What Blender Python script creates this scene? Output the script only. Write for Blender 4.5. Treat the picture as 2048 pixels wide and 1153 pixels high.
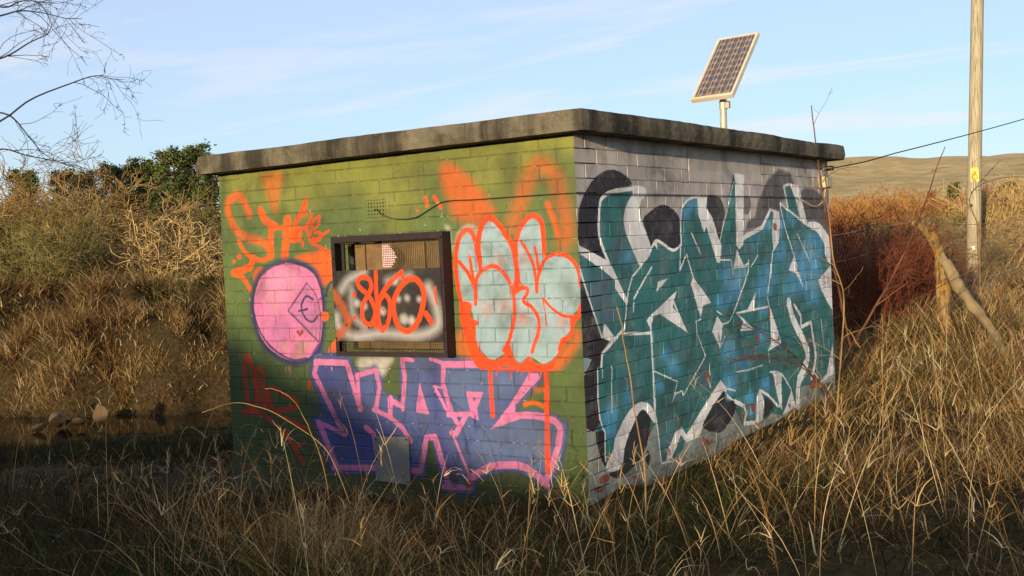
import bpy, bmesh, math, random
import numpy as np
from mathutils import Vector, Matrix

for o in list(bpy.data.objects):
    bpy.data.objects.remove(o)
scene = bpy.context.scene
col = scene.collection
R = math.radians

# ------------------------------------------------------------------ camera
CAM = np.array([3.042, -5.268, 1.378])
YAW, PITCH, ROLL = R(-33.2), R(-2.0), R(-2.613)
_f = np.array([math.sin(YAW)*math.cos(PITCH), math.cos(YAW)*math.cos(PITCH), math.sin(PITCH)])
_r = np.array([math.cos(YAW), -math.sin(YAW), 0.0])
_u = np.cross(_r, _f)
_r2 = _r*math.cos(ROLL) + _u*math.sin(ROLL)
_u2 = -_r*math.sin(ROLL) + _u*math.cos(ROLL)
cam_data = bpy.data.cameras.new('camera')
cam = bpy.data.objects.new('camera', cam_data)
col.objects.link(cam)
cam.matrix_world = Matrix([[_r2[i], _u2[i], -_f[i], CAM[i]] for i in range(3)] + [[0, 0, 0, 1]])
cam_data.sensor_width = 36.0
cam_data.lens = 42.79
cam_data.clip_start = 0.05
cam_data.clip_end = 9000
scene.camera = cam

# ------------------------------------------------------------------ sky and sun
SUN_DIR = Vector((0.171, -0.979, 0.112)).normalized()      # towards the sun
SUN_EL = math.asin(SUN_DIR.z)
SUN_AZ = math.atan2(SUN_DIR.x, SUN_DIR.y)
world = bpy.data.worlds.new('World')
scene.world = world
world.use_nodes = True
wn, wl = world.node_tree.nodes, world.node_tree.links
wn.clear()
w_out = wn.new('ShaderNodeOutputWorld')
w_bg = wn.new('ShaderNodeBackground')
w_sky = wn.new('ShaderNodeTexSky')
w_sky.sky_type = 'NISHITA'
w_sky.sun_disc = False
w_sky.sun_elevation = SUN_EL
w_sky.sun_rotation = SUN_AZ
w_sky.altitude = 60
w_sky.air_density = 1.0
w_sky.dust_density = 0.05
w_sky.ozone_density = 5.0
# thin cirrus: noise on a high flat layer seen in perspective
w_tc = wn.new('ShaderNodeTexCoord')
w_sep = wn.new('ShaderNodeSeparateXYZ'); wl.new(w_tc.outputs['Generated'], w_sep.inputs[0])
w_zc = wn.new('ShaderNodeMath'); w_zc.operation = 'ADD'; w_zc.inputs[1].default_value = 0.10; wl.new(w_sep.outputs['Z'], w_zc.inputs[0])
w_zm = wn.new('ShaderNodeMath'); w_zm.operation = 'MAXIMUM'; w_zm.inputs[1].default_value = 0.03; wl.new(w_zc.outputs[0], w_zm.inputs[0])
w_dx = wn.new('ShaderNodeMath'); w_dx.operation = 'DIVIDE'; wl.new(w_sep.outputs['X'], w_dx.inputs[0]); wl.new(w_zm.outputs[0], w_dx.inputs[1])
w_dy = wn.new('ShaderNodeMath'); w_dy.operation = 'DIVIDE'; wl.new(w_sep.outputs['Y'], w_dy.inputs[0]); wl.new(w_zm.outputs[0], w_dy.inputs[1])
w_cmb = wn.new('ShaderNodeCombineXYZ'); wl.new(w_dx.outputs[0], w_cmb.inputs[0]); wl.new(w_dy.outputs[0], w_cmb.inputs[1])
w_map = wn.new('ShaderNodeMapping'); w_map.inputs['Rotation'].default_value = (0, 0, R(-22)); w_map.inputs['Scale'].default_value = (0.5, 1.2, 1)
w_map.inputs['Location'].default_value = (1.7, 0.4, 0)
wl.new(w_cmb.outputs[0], w_map.inputs[0])
w_n = wn.new('ShaderNodeTexNoise'); w_n.inputs['Scale'].default_value = 1.15; w_n.inputs['Detail'].default_value = 7; w_n.inputs['Roughness'].default_value = 0.56; w_n.inputs['Distortion'].default_value = 0.5
wl.new(w_map.outputs[0], w_n.inputs['Vector'])
w_cr = wn.new('ShaderNodeValToRGB'); w_cr.color_ramp.elements[0].position = 0.52; w_cr.color_ramp.elements[0].color = (0.50, 0.50, 0.50, 1)
w_cr.color_ramp.elements[1].position = 0.71; w_cr.color_ramp.elements[1].color = (0.90, 0.90, 0.90, 1)
wl.new(w_n.outputs['Fac'], w_cr.inputs[0])
w_mix = wn.new('ShaderNodeMix'); w_mix.data_type = 'RGBA'; w_mix.blend_type = 'MIX'
wl.new(w_cr.outputs[0], w_mix.inputs['Factor'])
wl.new(w_sky.outputs[0], w_mix.inputs['A'])
w_mix.inputs['B'].default_value = (3.1, 2.98, 2.98, 1)
wl.new(w_mix.outputs['Result'], w_bg.inputs['Color'])
w_bg.inputs['Strength'].default_value = 0.15
wl.new(w_bg.outputs[0], w_out.inputs['Surface'])

sun_data = bpy.data.lights.new('sun', 'SUN')
sun_data.energy = 3.5
sun_data.angle = R(0.6)
sun_data.color = (1.0, 0.79, 0.54)
sun = bpy.data.objects.new('sun', sun_data)
col.objects.link(sun)
sun.rotation_euler = SUN_DIR.to_track_quat('Z', 'Y').to_euler()
sun.location = (6, -30, 12)

scene.view_settings.view_transform = 'Standard'
scene.view_settings.look = 'None'
scene.view_settings.exposure = 1.0
scene.view_settings.gamma = 1.0
scene.view_settings.use_curve_mapping = False
scene.render.engine = 'CYCLES'
scene.cycles.use_denoising = True
scene.cycles.max_bounces = 6
scene.cycles.transparent_max_bounces = 8

rng = np.random.default_rng(11)
random.seed(5)

# ------------------------------------------------------------------ helpers
def srgb(r, g, b):
    def f(c):
        c /= 255.0
        return c/12.92 if c <= 0.04045 else ((c + 0.055)/1.055)**2.4
    return (f(r), f(g), f(b), 1.0)

def link(o, parent=None):
    col.objects.link(o)
    if parent is not None:
        o.parent = parent
    return o

def tag(o, label=None, cat=None, group=None, kind=None):
    if label: o['label'] = label
    if cat: o['category'] = cat
    if group: o['group'] = group
    if kind: o['kind'] = kind
    return o

def empty(name, loc=(0, 0, 0), rz=0.0):
    o = bpy.data.objects.new(name, None)
    o.location = loc
    o.rotation_euler = (0, 0, rz)
    o.empty_display_size = 0.2
    return link(o)

def mesh_obj(name, verts, faces, mat, parent=None, smooth=False, loc=None):
    me = bpy.data.meshes.new(name)
    me.from_pydata([tuple(v) for v in verts], [], [tuple(f) for f in faces])
    if mat is not None: me.materials.append(mat)
    if smooth:
        me.polygons.foreach_set('use_smooth', [True]*len(me.polygons))
    me.update()
    o = bpy.data.objects.new(name, me)
    if loc is not None: o.location = loc
    return link(o, parent)

class MB:
    """collects simple solids into one mesh"""
    def __init__(s): s.v = []; s.f = []
    def box(s, x0, x1, y0, y1, z0, z1, M=None):
        n = len(s.v)
        vs = [(x0,y0,z0),(x1,y0,z0),(x1,y1,z0),(x0,y1,z0),(x0,y0,z1),(x1,y0,z1),(x1,y1,z1),(x0,y1,z1)]
        if M is not None: vs = [tuple(M @ Vector(v)) for v in vs]
        s.v += vs
        s.f += [tuple(n+i for i in q) for q in ((0,3,2,1),(4,5,6,7),(0,1,5,4),(1,2,6,5),(2,3,7,6),(3,0,4,7))]
        return s
    def tube(s, pts, rads, sides=8, cap=True):
        pts = [np.array(p, float) for p in pts]
        n0 = len(s.v)
        up = np.array([0.13, 0.21, 0.97])
        for i, p in enumerate(pts):
            t = pts[min(i+1, len(pts)-1)] - pts[max(i-1, 0)]
            t = t/(np.linalg.norm(t)+1e-9)
            a = np.cross(t, up)
            if np.linalg.norm(a) < 0.15: a = np.cross(t, np.array([1.0, 0, 0]))
            a /= np.linalg.norm(a); b = np.cross(t, a)
            r = rads[i] if hasattr(rads, '__len__') else rads
            for k in range(sides):
                th = 2*math.pi*k/sides
                s.v.append(tuple(p + r*(math.cos(th)*a + math.sin(th)*b)))
        for i in range(len(pts)-1):
            for k in range(sides):
                a0 = n0+i*sides+k; a1 = n0+i*sides+(k+1) % sides
                s.f.append((a0, a1, a1+sides, a0+sides))
        if cap:
            s.f.append(tuple(n0+k for k in range(sides))[::-1])
            m = n0+(len(pts)-1)*sides
            s.f.append(tuple(m+k for k in range(sides)))
        return s
    def build(s, name, mat, parent=None, smooth=False, loc=None):
        return mesh_obj(name, s.v, s.f, mat, parent, smooth, loc)

def catmull(pts, sub=5, closed=False):
    P = np.asarray(pts, float)
    n = len(P)
    if n < 3: return P
    out = []
    rngi = range(n) if closed else range(n-1)
    t = np.linspace(0, 1, sub, endpoint=False)[:, None]
    for i in rngi:
        if closed:
            p0, p1, p2, p3 = P[(i-1) % n], P[i], P[(i+1) % n], P[(i+2) % n]
        else:
            p0, p1, p2, p3 = P[max(i-1, 0)], P[i], P[i+1], P[min(i+2, n-1)]
        out.append(0.5*((2*p1) + (-p0+p2)*t + (2*p0-5*p1+4*p2-p3)*t*t + (-p0+3*p1-3*p2+p3)*t**3))
    if not closed: out.append(P[-1:])
    return np.concatenate(out)

def vnoise(shape, cell, rg):
    """smooth value noise array"""
    H, W = shape
    gh, gw = int(H/cell)+3, int(W/cell)+3
    g = rg.random((gh, gw))
    y = np.arange(H)/cell; x = np.arange(W)/cell
    iy = y.astype(int); ix = x.astype(int)
    fy = (y-iy)[:, None]; fx = (x-ix)[None]
    fy = fy*fy*(3-2*fy); fx = fx*fx*(3-2*fx)
    a = g[iy][:, ix]; b = g[iy][:, ix+1]; c = g[iy+1][:, ix]; d = g[iy+1][:, ix+1]
    return (a*(1-fx)+b*fx)*(1-fy) + (c*(1-fx)+d*fx)*fy

_ng = np.random.default_rng(77).random((256, 256))
def noise2(x, y):
    x = np.asarray(x, float); y = np.asarray(y, float)
    ix = np.floor(x).astype(int); iy = np.floor(y).astype(int)
    fx = x-ix; fy = y-iy
    fx = fx*fx*(3-2*fx); fy = fy*fy*(3-2*fy)
    g = lambda i, j: _ng[i % 256, j % 256]
    return (g(ix, iy)*(1-fx)+g(ix+1, iy)*fx)*(1-fy) + (g(ix, iy+1)*(1-fx)+g(ix+1, iy+1)*fx)*fy

def sstep(a, b, x):
    t = np.clip((np.asarray(x, float)-a)/(b-a), 0, 1)
    return t*t*(3-2*t)

# ---- node helpers
def newmat(name, rough=0.8, spec=0.3):
    m = bpy.data.materials.new(name)
    m.use_nodes = True
    nt = m.node_tree
    b = nt.nodes['Principled BSDF']
    b.inputs['Roughness'].default_value = rough
    b.inputs['Specular IOR Level'].default_value = spec
    return m, nt, b

def N(nt, t, **kw):
    n = nt.nodes.new(t)
    for k, v in kw.items():
        if k.startswith('i_'): n.inputs[k[2:].replace('_', ' ')].default_value = v
        else: setattr(n, k, v)
    return n

def noise_node(nt, vec, scale, detail=4, rough=0.55, dist=0.0):
    n = N(nt, 'ShaderNodeTexNoise')
    n.inputs['Scale'].default_value = scale; n.inputs['Detail'].default_value = detail
    n.inputs['Roughness'].default_value = rough; n.inputs['Distortion'].default_value = dist
    if vec is not None: nt.links.new(vec, n.inputs['Vector'])
    return n

def ramp(nt, fac, stops):
    n = N(nt, 'ShaderNodeValToRGB')
    e = n.color_ramp.elements
    while len(e) < len(stops): e.new(0.5)
    for i, (p, c) in enumerate(stops):
        e[i].position = p
        e[i].color = c if len(c) == 4 else (*c, 1)
    nt.links.new(fac, n.inputs[0])
    return n

def mixc(nt, fac, a, b, mode='MIX'):
    n = N(nt, 'ShaderNodeMix'); n.data_type = 'RGBA'; n.blend_type = mode
    for sock, v in (('Factor', fac), ('A', a), ('B', b)):
        if isinstance(v, (int, float)): n.inputs[sock].default_value = v
        elif isinstance(v, tuple): n.inputs[sock].default_value = v if len(v) == 4 else (*v, 1)
        else: nt.links.new(v, n.inputs[sock])
    return n.outputs['Result']

def math_(nt, op, a, b=None, c=None):
    n = N(nt, 'ShaderNodeMath'); n.operation = op
    for i, v in enumerate((a, b, c)):
        if v is None: continue
        if isinstance(v, (int, float)): n.inputs[i].default_value = v
        else: nt.links.new(v, n.inputs[i])
    return n.outputs[0]

def bump(nt, b, h, strength=0.3, dist=0.01):
    n = N(nt, 'ShaderNodeBump'); n.inputs['Strength'].default_value = strength; n.inputs['Distance'].default_value = dist
    nt.links.new(h, n.inputs['Height']); nt.links.new(n.outputs[0], b.inputs['Normal'])

def simple_mat(name, c1, c2, scale=8.0, rough=0.8, spec=0.3, bumps=0.2, bdist=0.01, metal=0.0, coord='Object'):
    m, nt, b = newmat(name, rough, spec)
    tc = N(nt, 'ShaderNodeTexCoord')
    n = noise_node(nt, tc.outputs[coord], scale, 6, 0.6)
    r = ramp(nt, n.outputs['Fac'], [(0.3, c1), (0.7, c2)])
    nt.links.new(r.outputs[0], b.inputs['Base Color'])
    b.inputs['Metallic'].default_value = metal
    if bumps: bump(nt, b, n.outputs['Fac'], bumps, bdist)
    return m

# ------------------------------------------------------------------ graffiti and dark olive blurs: shapes in wall millimetres
# kind (P smooth area, Q straight area, S smooth stroke, L straight stroke), paint, half width, soft edge, opacity, points
FRONT_PAINT = """
P g 0 53.4 0.45 -416,1863,-351,1866,-335,1767,-375,1628,-425,1684,-430,1792
P y 0 52.9 0.5 -306,1916,2,1924,-3,1830,-153,1859
P g 0 36.5 0.4 -1984,1851,-1934,1860,-1949,1758,-2001,1730
P g 0 31.6 0.6 -2493,1874,-2439,1877,-2463,1682,-2510,1647
P g 0 30.7 0.5 -2073,1661,-1956,1667,-1979,1570,-2062,1574
P o 0 40.6 0.66 -825,1812,-761,1826,-641,1744,-537,1628,-492,1554,-567,1494,-733,1529,-785,1615,-824,1729
S o 38 50 0.6 -383,1485,-334,1590,-275,1710,-230,1773,-169,1764,-116,1699,-81,1575,-57,1452,-81,1384
S o 15 12.3 0.9 -168,1580,-127,1473,-110,1420
S o 12 7.5 1 -938,1661,-929,1614
S o 12 7.4 1 -880,1658,-837,1600
L o 8 7.5 1 -996,1590,-995,1589
P o 0 30.8 0.55 -2144,1856,-1991,1864,-1987,1791,-2036,1647,-2058,1642,-2088,1686,-2124,1781
S o 24 19.9 0.8 -2263,1634,-2293,1704,-2351,1752,-2419,1730,-2441,1675,-2419,1611,-2384,1552,-2308,1505,-2214,1479,-2131,1448,-2101,1391
S o 14 7.4 1 -2101,1391,-2154,1359,-2239,1371,-2315,1411,-2363,1476
S o 23 8.8 1 -2248,1371,-2278,1322,-2340,1305,-2421,1288
S o 16 8.9 1 -2422,1282,-2344,1255,-2308,1214,-2288,1184
L o 18 5 1 -2365,1387,-2364,1387
L o 13 5.1 1 -2410,1357,-2409,1357
S o 25 11.1 0.95 -2171,1654,-2129,1590,-2056,1553
S o 22 9.9 1 -2089,1551,-2102,1379
S o 29 13.4 0.95 -1953,1587,-1966,1521,-1993,1375
S o 12 8.6 1 -2056,1546,-1956,1542
P o 0 9.7 1 -1922,1549,-1849,1540,-1863,1456,-1953,1465
P o 0 18.3 0.85 -1911,1366,-1778,1392,-1635,1393,-1625,1238,-1695,1197,-1792,1193,-1746,1271,-1807,1327
S o 19 12.5 0.8 -2193,1301,-2238,1271,-2232,1239
S O 10 3.6 1 -1804,1703,-1838,1642,-1901,1564
S O 9 3.6 1 -1804,1703,-1805,1646,-1816,1611
S O 8 3.6 1 -1889,1559,-1836,1612,-1807,1616
S O 9 3.6 1 -1763,1614,-1795,1555,-1880,1511,-1888,1481
S O 8 3.6 1 -1701,1593,-1724,1540,-1769,1527,-1763,1560,-1716,1594,-1701,1593
S O 8 3.6 1 -1764,1536,-1791,1468,-1722,1459,-1703,1497,-1750,1505
S O 8 3.6 1 -1639,1511,-1708,1479,-1782,1452,-1712,1420,-1647,1386
S O 7 3.6 1 -1809,1538,-1797,1477
S O 9 3.6 1 -1843,1452,-1845,1431
P n 0 20.8 0.95 -1959,1364,-1834,1335,-1746,1283,-1702,1192,-1690,1068,-1704,932,-1735,826,-1806,763,-1927,727,-2062,750,-2197,825,-2269,938,-2297,1074,-2273,1190,-2208,1285,-2089,1346
P p 0 6.1 1 -1961,1333,-1848,1307,-1768,1260,-1729,1177,-1718,1065,-1730,942,-1759,847,-1823,790,-1932,757,-2054,778,-2176,846,-2241,948,-2265,1071,-2244,1175,-2186,1261,-2079,1316
P v 0 56.3 0.6 -2171,985,-2024,1034,-1981,923,-2055,823,-2153,885
P P 0 55.9 0.55 -2151,1264,-1979,1303,-1894,1228,-1968,1107,-2161,1122
L y 19 31 0.5 -2029,842,-2028,842
L y 25 36.8 0.6 -1896,843,-1895,843
L y 15 24.4 0.6 -1838,856,-1837,855
L y 19 37.3 0.4 -2119,1121,-2118,1120
L y 19 37.2 0.4 -2080,1065,-2079,1064
L y 22 24.6 0.5 -1924,800,-1923,800
S n 6 5 0.95 -2273,1073,-2241,966,-2179,872,-2074,799,-1959,763,-1860,776
P v 0 15.8 0.6 -1831,1196,-1755,1116,-1739,1007,-1771,893,-1880,959,-1973,1045,-1901,1118
L n 6 8.5 0.8 -1829,1214,-1985,1055,-1764,874
S n 5 7.3 0.7 -1829,1214,-1762,1140,-1734,1013,-1757,862
S n 7 4.8 0.95 -1787,1117,-1835,1138,-1874,1099,-1874,1045,-1844,1002,-1796,989,-1762,1020
S n 6 3.7 1 -1902,1051,-1832,1063
S n 7 6 0.8 -1739,1116,-1681,1145
S n 6 6 0.8 -1737,1031,-1672,1055
S n 18 9.7 0.8 -1758,844,-1793,802
S n 8 6 0.8 -1686,1139,-1662,1199,-1637,1216
P o 0 8.5 1 -1729,1037,-1680,1043,-1675,1007,-1716,989
P o 0 10.8 0.9 -1661,863,-1595,905,-1600,827,-1688,809
L b 11 3.7 1 -1919,929,-1918,928
L b 11 3.7 1 -1890,923,-1890,922
L b 11 3.7 1 -1903,914,-1903,913
L b 11 3.7 1 -1882,932,-1881,931
L p 3 3.1 0.8 -2029,728,-2031,691
L p 3 3.1 0.8 -2008,725,-2009,704
L p 3 3.1 0.8 -1993,727,-1997,680
S r 16 7.9 0.95 -2349,786,-2371,683,-2349,485,-2305,473,-2282,540,-2310,723,-2342,786
S r 12 7.9 0.95 -2275,698,-2233,709,-2219,659,-2273,652
S r 14 7.9 0.95 -2258,619,-2239,502,-2209,477
S r 16 7.9 0.95 -2209,614,-2190,490,-2135,456,-1972,485,-1964,524,-2074,565,-2143,596
S r 13 7.9 0.95 -2179,582,-2153,452
S r 15 8 0.95 -2408,440,-2262,435,-2141,375,-2024,289,-1929,152
S r 13 7.9 0.95 -2136,440,-1999,394,-1881,360
S r 9 7.8 0.95 -1993,239,-1903,282
L r 16 10.8 1 -2423,107,-2422,105
S r 13 10.2 0.8 -1856,603,-1845,629
Q U 0 18.3 0.95 -1809,803,-1543,803,-1486,701,-1338,754,-1294,679,-1310,604,-1264,583,-1174,560,-1171,797,-869,796,-635,791,-612,736,-316,731,-249,724,-237,692,-398,541,-405,514,-295,529,-177,509,-106,460,-111,389,-152,252,-199,175,-245,118,-315,157,-394,193,-484,196,-602,167,-703,120,-690,78,-728,52,-912,57,-947,217,-967,328,-1004,326,-1015,213,-1023,147,-1052,125,-1125,126,-1383,123,-1709,102,-1758,207,-1847,427,-1809,440,-1714,413,-1844,675
Q u 0 6.1 1 -1800,797,-1537,798,-1481,697,-1335,749,-1291,675,-1307,602,-1261,581,-1172,558,-1170,792,-871,791,-640,786,-617,732,-324,727,-258,720,-246,689,-405,539,-412,513,-303,528,-187,508,-116,460,-121,390,-161,255,-208,178,-254,123,-323,160,-401,196,-490,199,-607,171,-706,124,-694,83,-731,57,-914,62,-948,220,-968,329,-1004,328,-1015,216,-1023,151,-1052,129,-1124,130,-1379,128,-1701,107,-1749,210,-1837,427,-1799,440,-1705,413,-1834,671
P l 0 49.3 0.55 -830,729,-372,723,-376,662,-714,515,-814,553
P l 0 48.8 0.55 -636,407,-267,464,-256,236,-397,261,-645,239
P U 0 68.4 0.6 -1771,771,-1554,759,-1399,489,-1220,350,-1418,192,-1691,176,-1767,384
P U 0 42.7 0.6 -957,790,-879,777,-913,656,-879,339,-774,204,-892,111,-949,335
P w 0 22.3 0.8 -1466,774,-1230,787,-1252,734,-1292,686,-1327,718,-1344,747,-1451,716
L p 18 3.8 1 -1787,754,-1555,753,-1470,494
L p 17 3.8 1 -1805,686,-1606,342
L p 17 3.8 1 -1806,680,-1782,756
L p 14 3.7 1 -1482,682,-1342,715,-1323,616,-1355,498
L p 13 3.7 1 -1480,679,-1473,486
L p 14 3.7 1 -1370,490,-1260,454,-1171,395,-1121,325
L p 16 3.7 1 -1248,563,-1256,450
L p 16 3.7 1 -1254,549,-1164,515
L p 14 3.6 1 -1152,779,-1137,679,-1166,504
L p 13 3.8 1 -1801,406,-1592,338
L p 20 3.8 1 -1787,395,-1673,154
L p 17 3.8 1 -1694,141,-1377,161
L p 16 3.7 1 -1434,388,-1379,349,-1370,269
L p 17 3.6 1 -1122,163,-1058,164,-1010,349,-949,357,-872,93,-831,93
L p 11 3.6 1 -1148,781,-1075,775
L p 11 3.6 1 -954,783,-885,765
Q p 0 2.9 1 -1038,653,-1075,486,-981,479
L p 9 3.6 1 -932,775,-889,771
L p 18 3.5 1 -863,755,-624,758
L p 14 3.5 1 -870,759,-880,657,-827,482,-797,441
L p 10 3.6 1 -936,631,-846,481
L p 7 3.6 1 -941,634,-884,627
L p 14 3.5 1 -853,481,-694,493
L p 15 3.5 1 -742,475,-807,381,-835,383
L p 7 3.5 1 -827,368,-732,164
L p 16 3.6 1 -903,89,-730,92
Q p 0 2.8 1 -730,612,-616,611,-663,523,-658,461,-700,470
L u 10 7 0.8 -678,573,-678,572
Q p 0 2.7 1 -321,717,-270,718,-259,692,-418,549,-423,504,-382,482,-581,414,-463,537
S p 20 3.5 1 -727,147,-605,210,-480,232,-383,226,-298,182,-249,142
S p 18 3.4 1 -417,494,-321,498,-242,491,-170,464,-153,415,-187,293,-252,161
S o 12 10.9 0.85 -358,554,-301,566,-240,545
S o 13 13.5 0.6 -286,631,-235,635
L b 5 3.4 1 -362,615,-362,614
L b 5 3.4 1 -345,636,-345,635
L b 5 3.4 1 -360,595,-359,594
L b 18 5.7 1 -746,110,-745,110
L b 18 5.6 1 -728,115,-728,114
P o 0 26.6 0.7 -185,765,-72,878,-31,944,-9,918,-36,839,-140,739
P o 0 28 0.6 -767,917,-703,931,-668,799,-761,808
P w 0 13.9 0.5 -816,1489,-781,1484,-772,1359,-740,1455,-670,1500,-604,1479,-566,1420,-721,1343
P t 0 4.2 1 -739,1330,-717,1412,-669,1450,-637,1416,-612,1339,-593,1352,-588,1434,-562,1494,-524,1510,-480,1484,-427,1421,-396,1359,-375,1345,-359,1418,-320,1476,-267,1510,-225,1485,-209,1418,-201,1322,-133,1315,-58,1294,-9,1228,2,1136,-8,1058,-46,1013,-65,941,-125,881,-143,825,-200,777,-247,769,-285,790,-324,803,-374,769,-416,802,-433,863,-468,822,-527,787,-576,793,-639,862,-647,944,-670,1055,-734,1118
L g 27 47.6 0.35 -528,1364,-527,1363
L o 27 47.4 0.35 -474,1294,-474,1293
L o 27 46.8 0.3 -329,1310,-328,1309
L s 33 46.6 0.5 -270,1234,-269,1234
L g 33 45.9 0.6 -66,1151,-65,1150
L o 27 48 0.4 -570,1051,-569,1050
L o 27 47.6 0.4 -463,1063,-462,1062
L o 24 47.1 0.6 -345,1001,-345,1001
L g 27 47.7 0.4 -476,968,-475,967
L g 34 47.9 0.3 -565,1146,-564,1146
L s 33 46.6 0.4 -195,874,-194,874
L o 20 46.2 0.5 -112,980,-112,980
L s 26 46.3 0.5 -241,1486,-240,1485
L g 21 48.4 0.5 -690,1149,-689,1148
L g 26 45.7 0.5 -30,1098,-30,1097
S O 14 3.5 1 -732,1087,-756,1219,-754,1344,-723,1433,-672,1472,-630,1433,-609,1325,-596,1257
S O 16 3.4 1 -600,1291,-604,1401,-577,1488,-527,1527,-472,1490,-419,1420,-388,1365,-374,1291,-367,1197
S O 12 3.4 1 -639,1079,-633,1189,-601,1243,-541,1272,-492,1267,-438,1219,-407,1157,-395,1089,-399,1008,-431,900,-471,832
S O 12 3.5 1 -732,1302,-677,1238,-641,1161
S O 10 3.4 1 -663,1327,-648,1217,-638,1155
S O 14 3.4 1 -372,1324,-363,1411,-328,1477,-270,1524,-224,1511,-203,1458,-200,1332
S O 10 3.3 1 -255,1141,-243,1214,-196,1299,-118,1326,-50,1301,-8,1241,1,1162
S O 11 3.4 1 -376,1210,-372,1156,-321,1158,-311,1135,-338,1089,-287,1055,-251,994,-258,927,-281,874,-298,827
S O 8 3.3 1 -218,1100,-163,1045,-96,1010,-27,1013,-5,1058
S O 12 3.3 1 -58,1006,-55,941,-82,901,-117,888,-135,842
S r2 9 3.3 1 -336,1397,-281,1308,-262,1234,-255,1133
S r2 9 3.3 1 -255,1364,-240,1280,-237,1227
S r2 4 3.3 1 -220,1100,-204,961
P O 0 2.7 1 -374,1217,-336,1169,-345,1149,-395,1116,-405,1150
P O 0 3.3 1 -43,1006,-4,1026,-9,1000,-48,967,-66,987
P O 0 4.2 1 -736,1090,-669,1083,-667,1041,-677,1010,-620,979,-647,951,-643,875,-593,800,-527,784,-477,808,-433,863,-413,795,-374,765,-324,803,-309,797,-279,770,-200,771,-143,825,-118,878,-95,872,-152,799,-190,738,-320,726,-472,750,-621,731,-685,799,-721,910,-745,1007
L O 14 5.5 0.95 -565,740,-565,489
L O 15 4.7 1 -218,739,-237,216
S O 10 9.7 0.9 -633,753,-485,734,-190,740
L O 4 3.4 0.9 -526,734,-526,706
L O 4 3.4 0.9 -437,725,-437,688
L O 4 3.4 0.9 -372,730,-372,709
L O 4 3.4 0.9 -325,724,-326,677
L O 4 3.4 0.9 -253,728,-253,702
P b 0 5.4 0.7 -151,162,-120,157,-130,117,-160,134
P b 0 6.7 0.6 -199,118,-168,127,-179,73,-210,70
P k 0 3.4 1 -1556,1293,-794,1312,-779,885,-1544,881
S w 15 41 0.75 -1490,1172,-1431,1230,-1319,1266
S w 20 41.3 0.75 -1534,1027,-1521,967,-1418,911,-1210,929,-980,917,-835,966,-838,1079,-883,1177
S w 13 40.8 0.6 -1418,1171,-1416,1035,-1338,967
S w 12 39.4 0.6 -1001,1245,-1160,1216
L w 17 22.1 0.8 -1384,1098,-1383,1097
L w 15 22 0.8 -1331,1080,-1329,1080
L w 12 21.5 0.8 -1088,1115,-1087,1114
L w 13 21.4 0.8 -1030,1121,-1029,1120
L w 25 21.5 0.8 -1058,1007,-1057,1006
L w 21 21.4 0.8 -1006,999,-1005,998
L w 18 21.7 0.8 -1203,1050,-1202,1049
L w 17 21.5 0.8 -1108,1215,-1107,1214
L w 11 21.3 0.8 -948,1113,-947,1112
S x 27 15.5 0.9 -1592,1174,-1548,1147,-1476,1052,-1458,984,-1530,915
S O 14 5 1 -1283,1227,-1331,1243,-1371,1220,-1352,1178,-1294,1135,-1254,1050,-1288,979,-1341,1000,-1341,1085,-1275,1176,-1283,1227
S O 13 5 1 -1237,1268,-1241,1151,-1233,1050,-1256,966
S O 14 4.9 1 -1057,1263,-1140,1207,-1208,1133,-1236,1042,-1215,945,-1163,1000,-1149,1099,-1186,1141,-1226,1100
S O 16 4.9 1 -1002,1227,-1079,1173,-1124,1082,-1102,974,-1030,941,-954,1007,-913,1137,-952,1215,-1013,1225
S O 14 4.9 1 -1057,1263,-1049,1230
S O 16 4.9 1 -906,1035,-872,990
S O 7 4.9 1 -834,1176,-840,1136,-829,1087
L O 13 4.2 1 -1403,1147,-1402,1146
L O 12 4.3 1 -1446,1005,-1445,1004
L O 12 4.3 1 -1405,1016,-1404,1015
L O 8 4.2 1 -1197,1058,-1196,1057
L z 6 2.6 1 -1482,1125,-1481,1124
L z 6 2.6 1 -1468,977,-1466,976
L z 6 2.6 1 -1385,956,-1384,956
L z 6 2.5 1 -1201,1250,-1200,1249
L z 6 2.5 1 -1208,1229,-1206,1228
L z 6 2.5 1 -1390,1183,-1389,1182
L z 6 2.5 1 -1186,983,-1185,982
L z 6 2.5 1 -1305,962,-1304,961
L z 6 2.5 1 -971,1072,-970,1072
"""
N_WALL_SHAPES = 163
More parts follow.
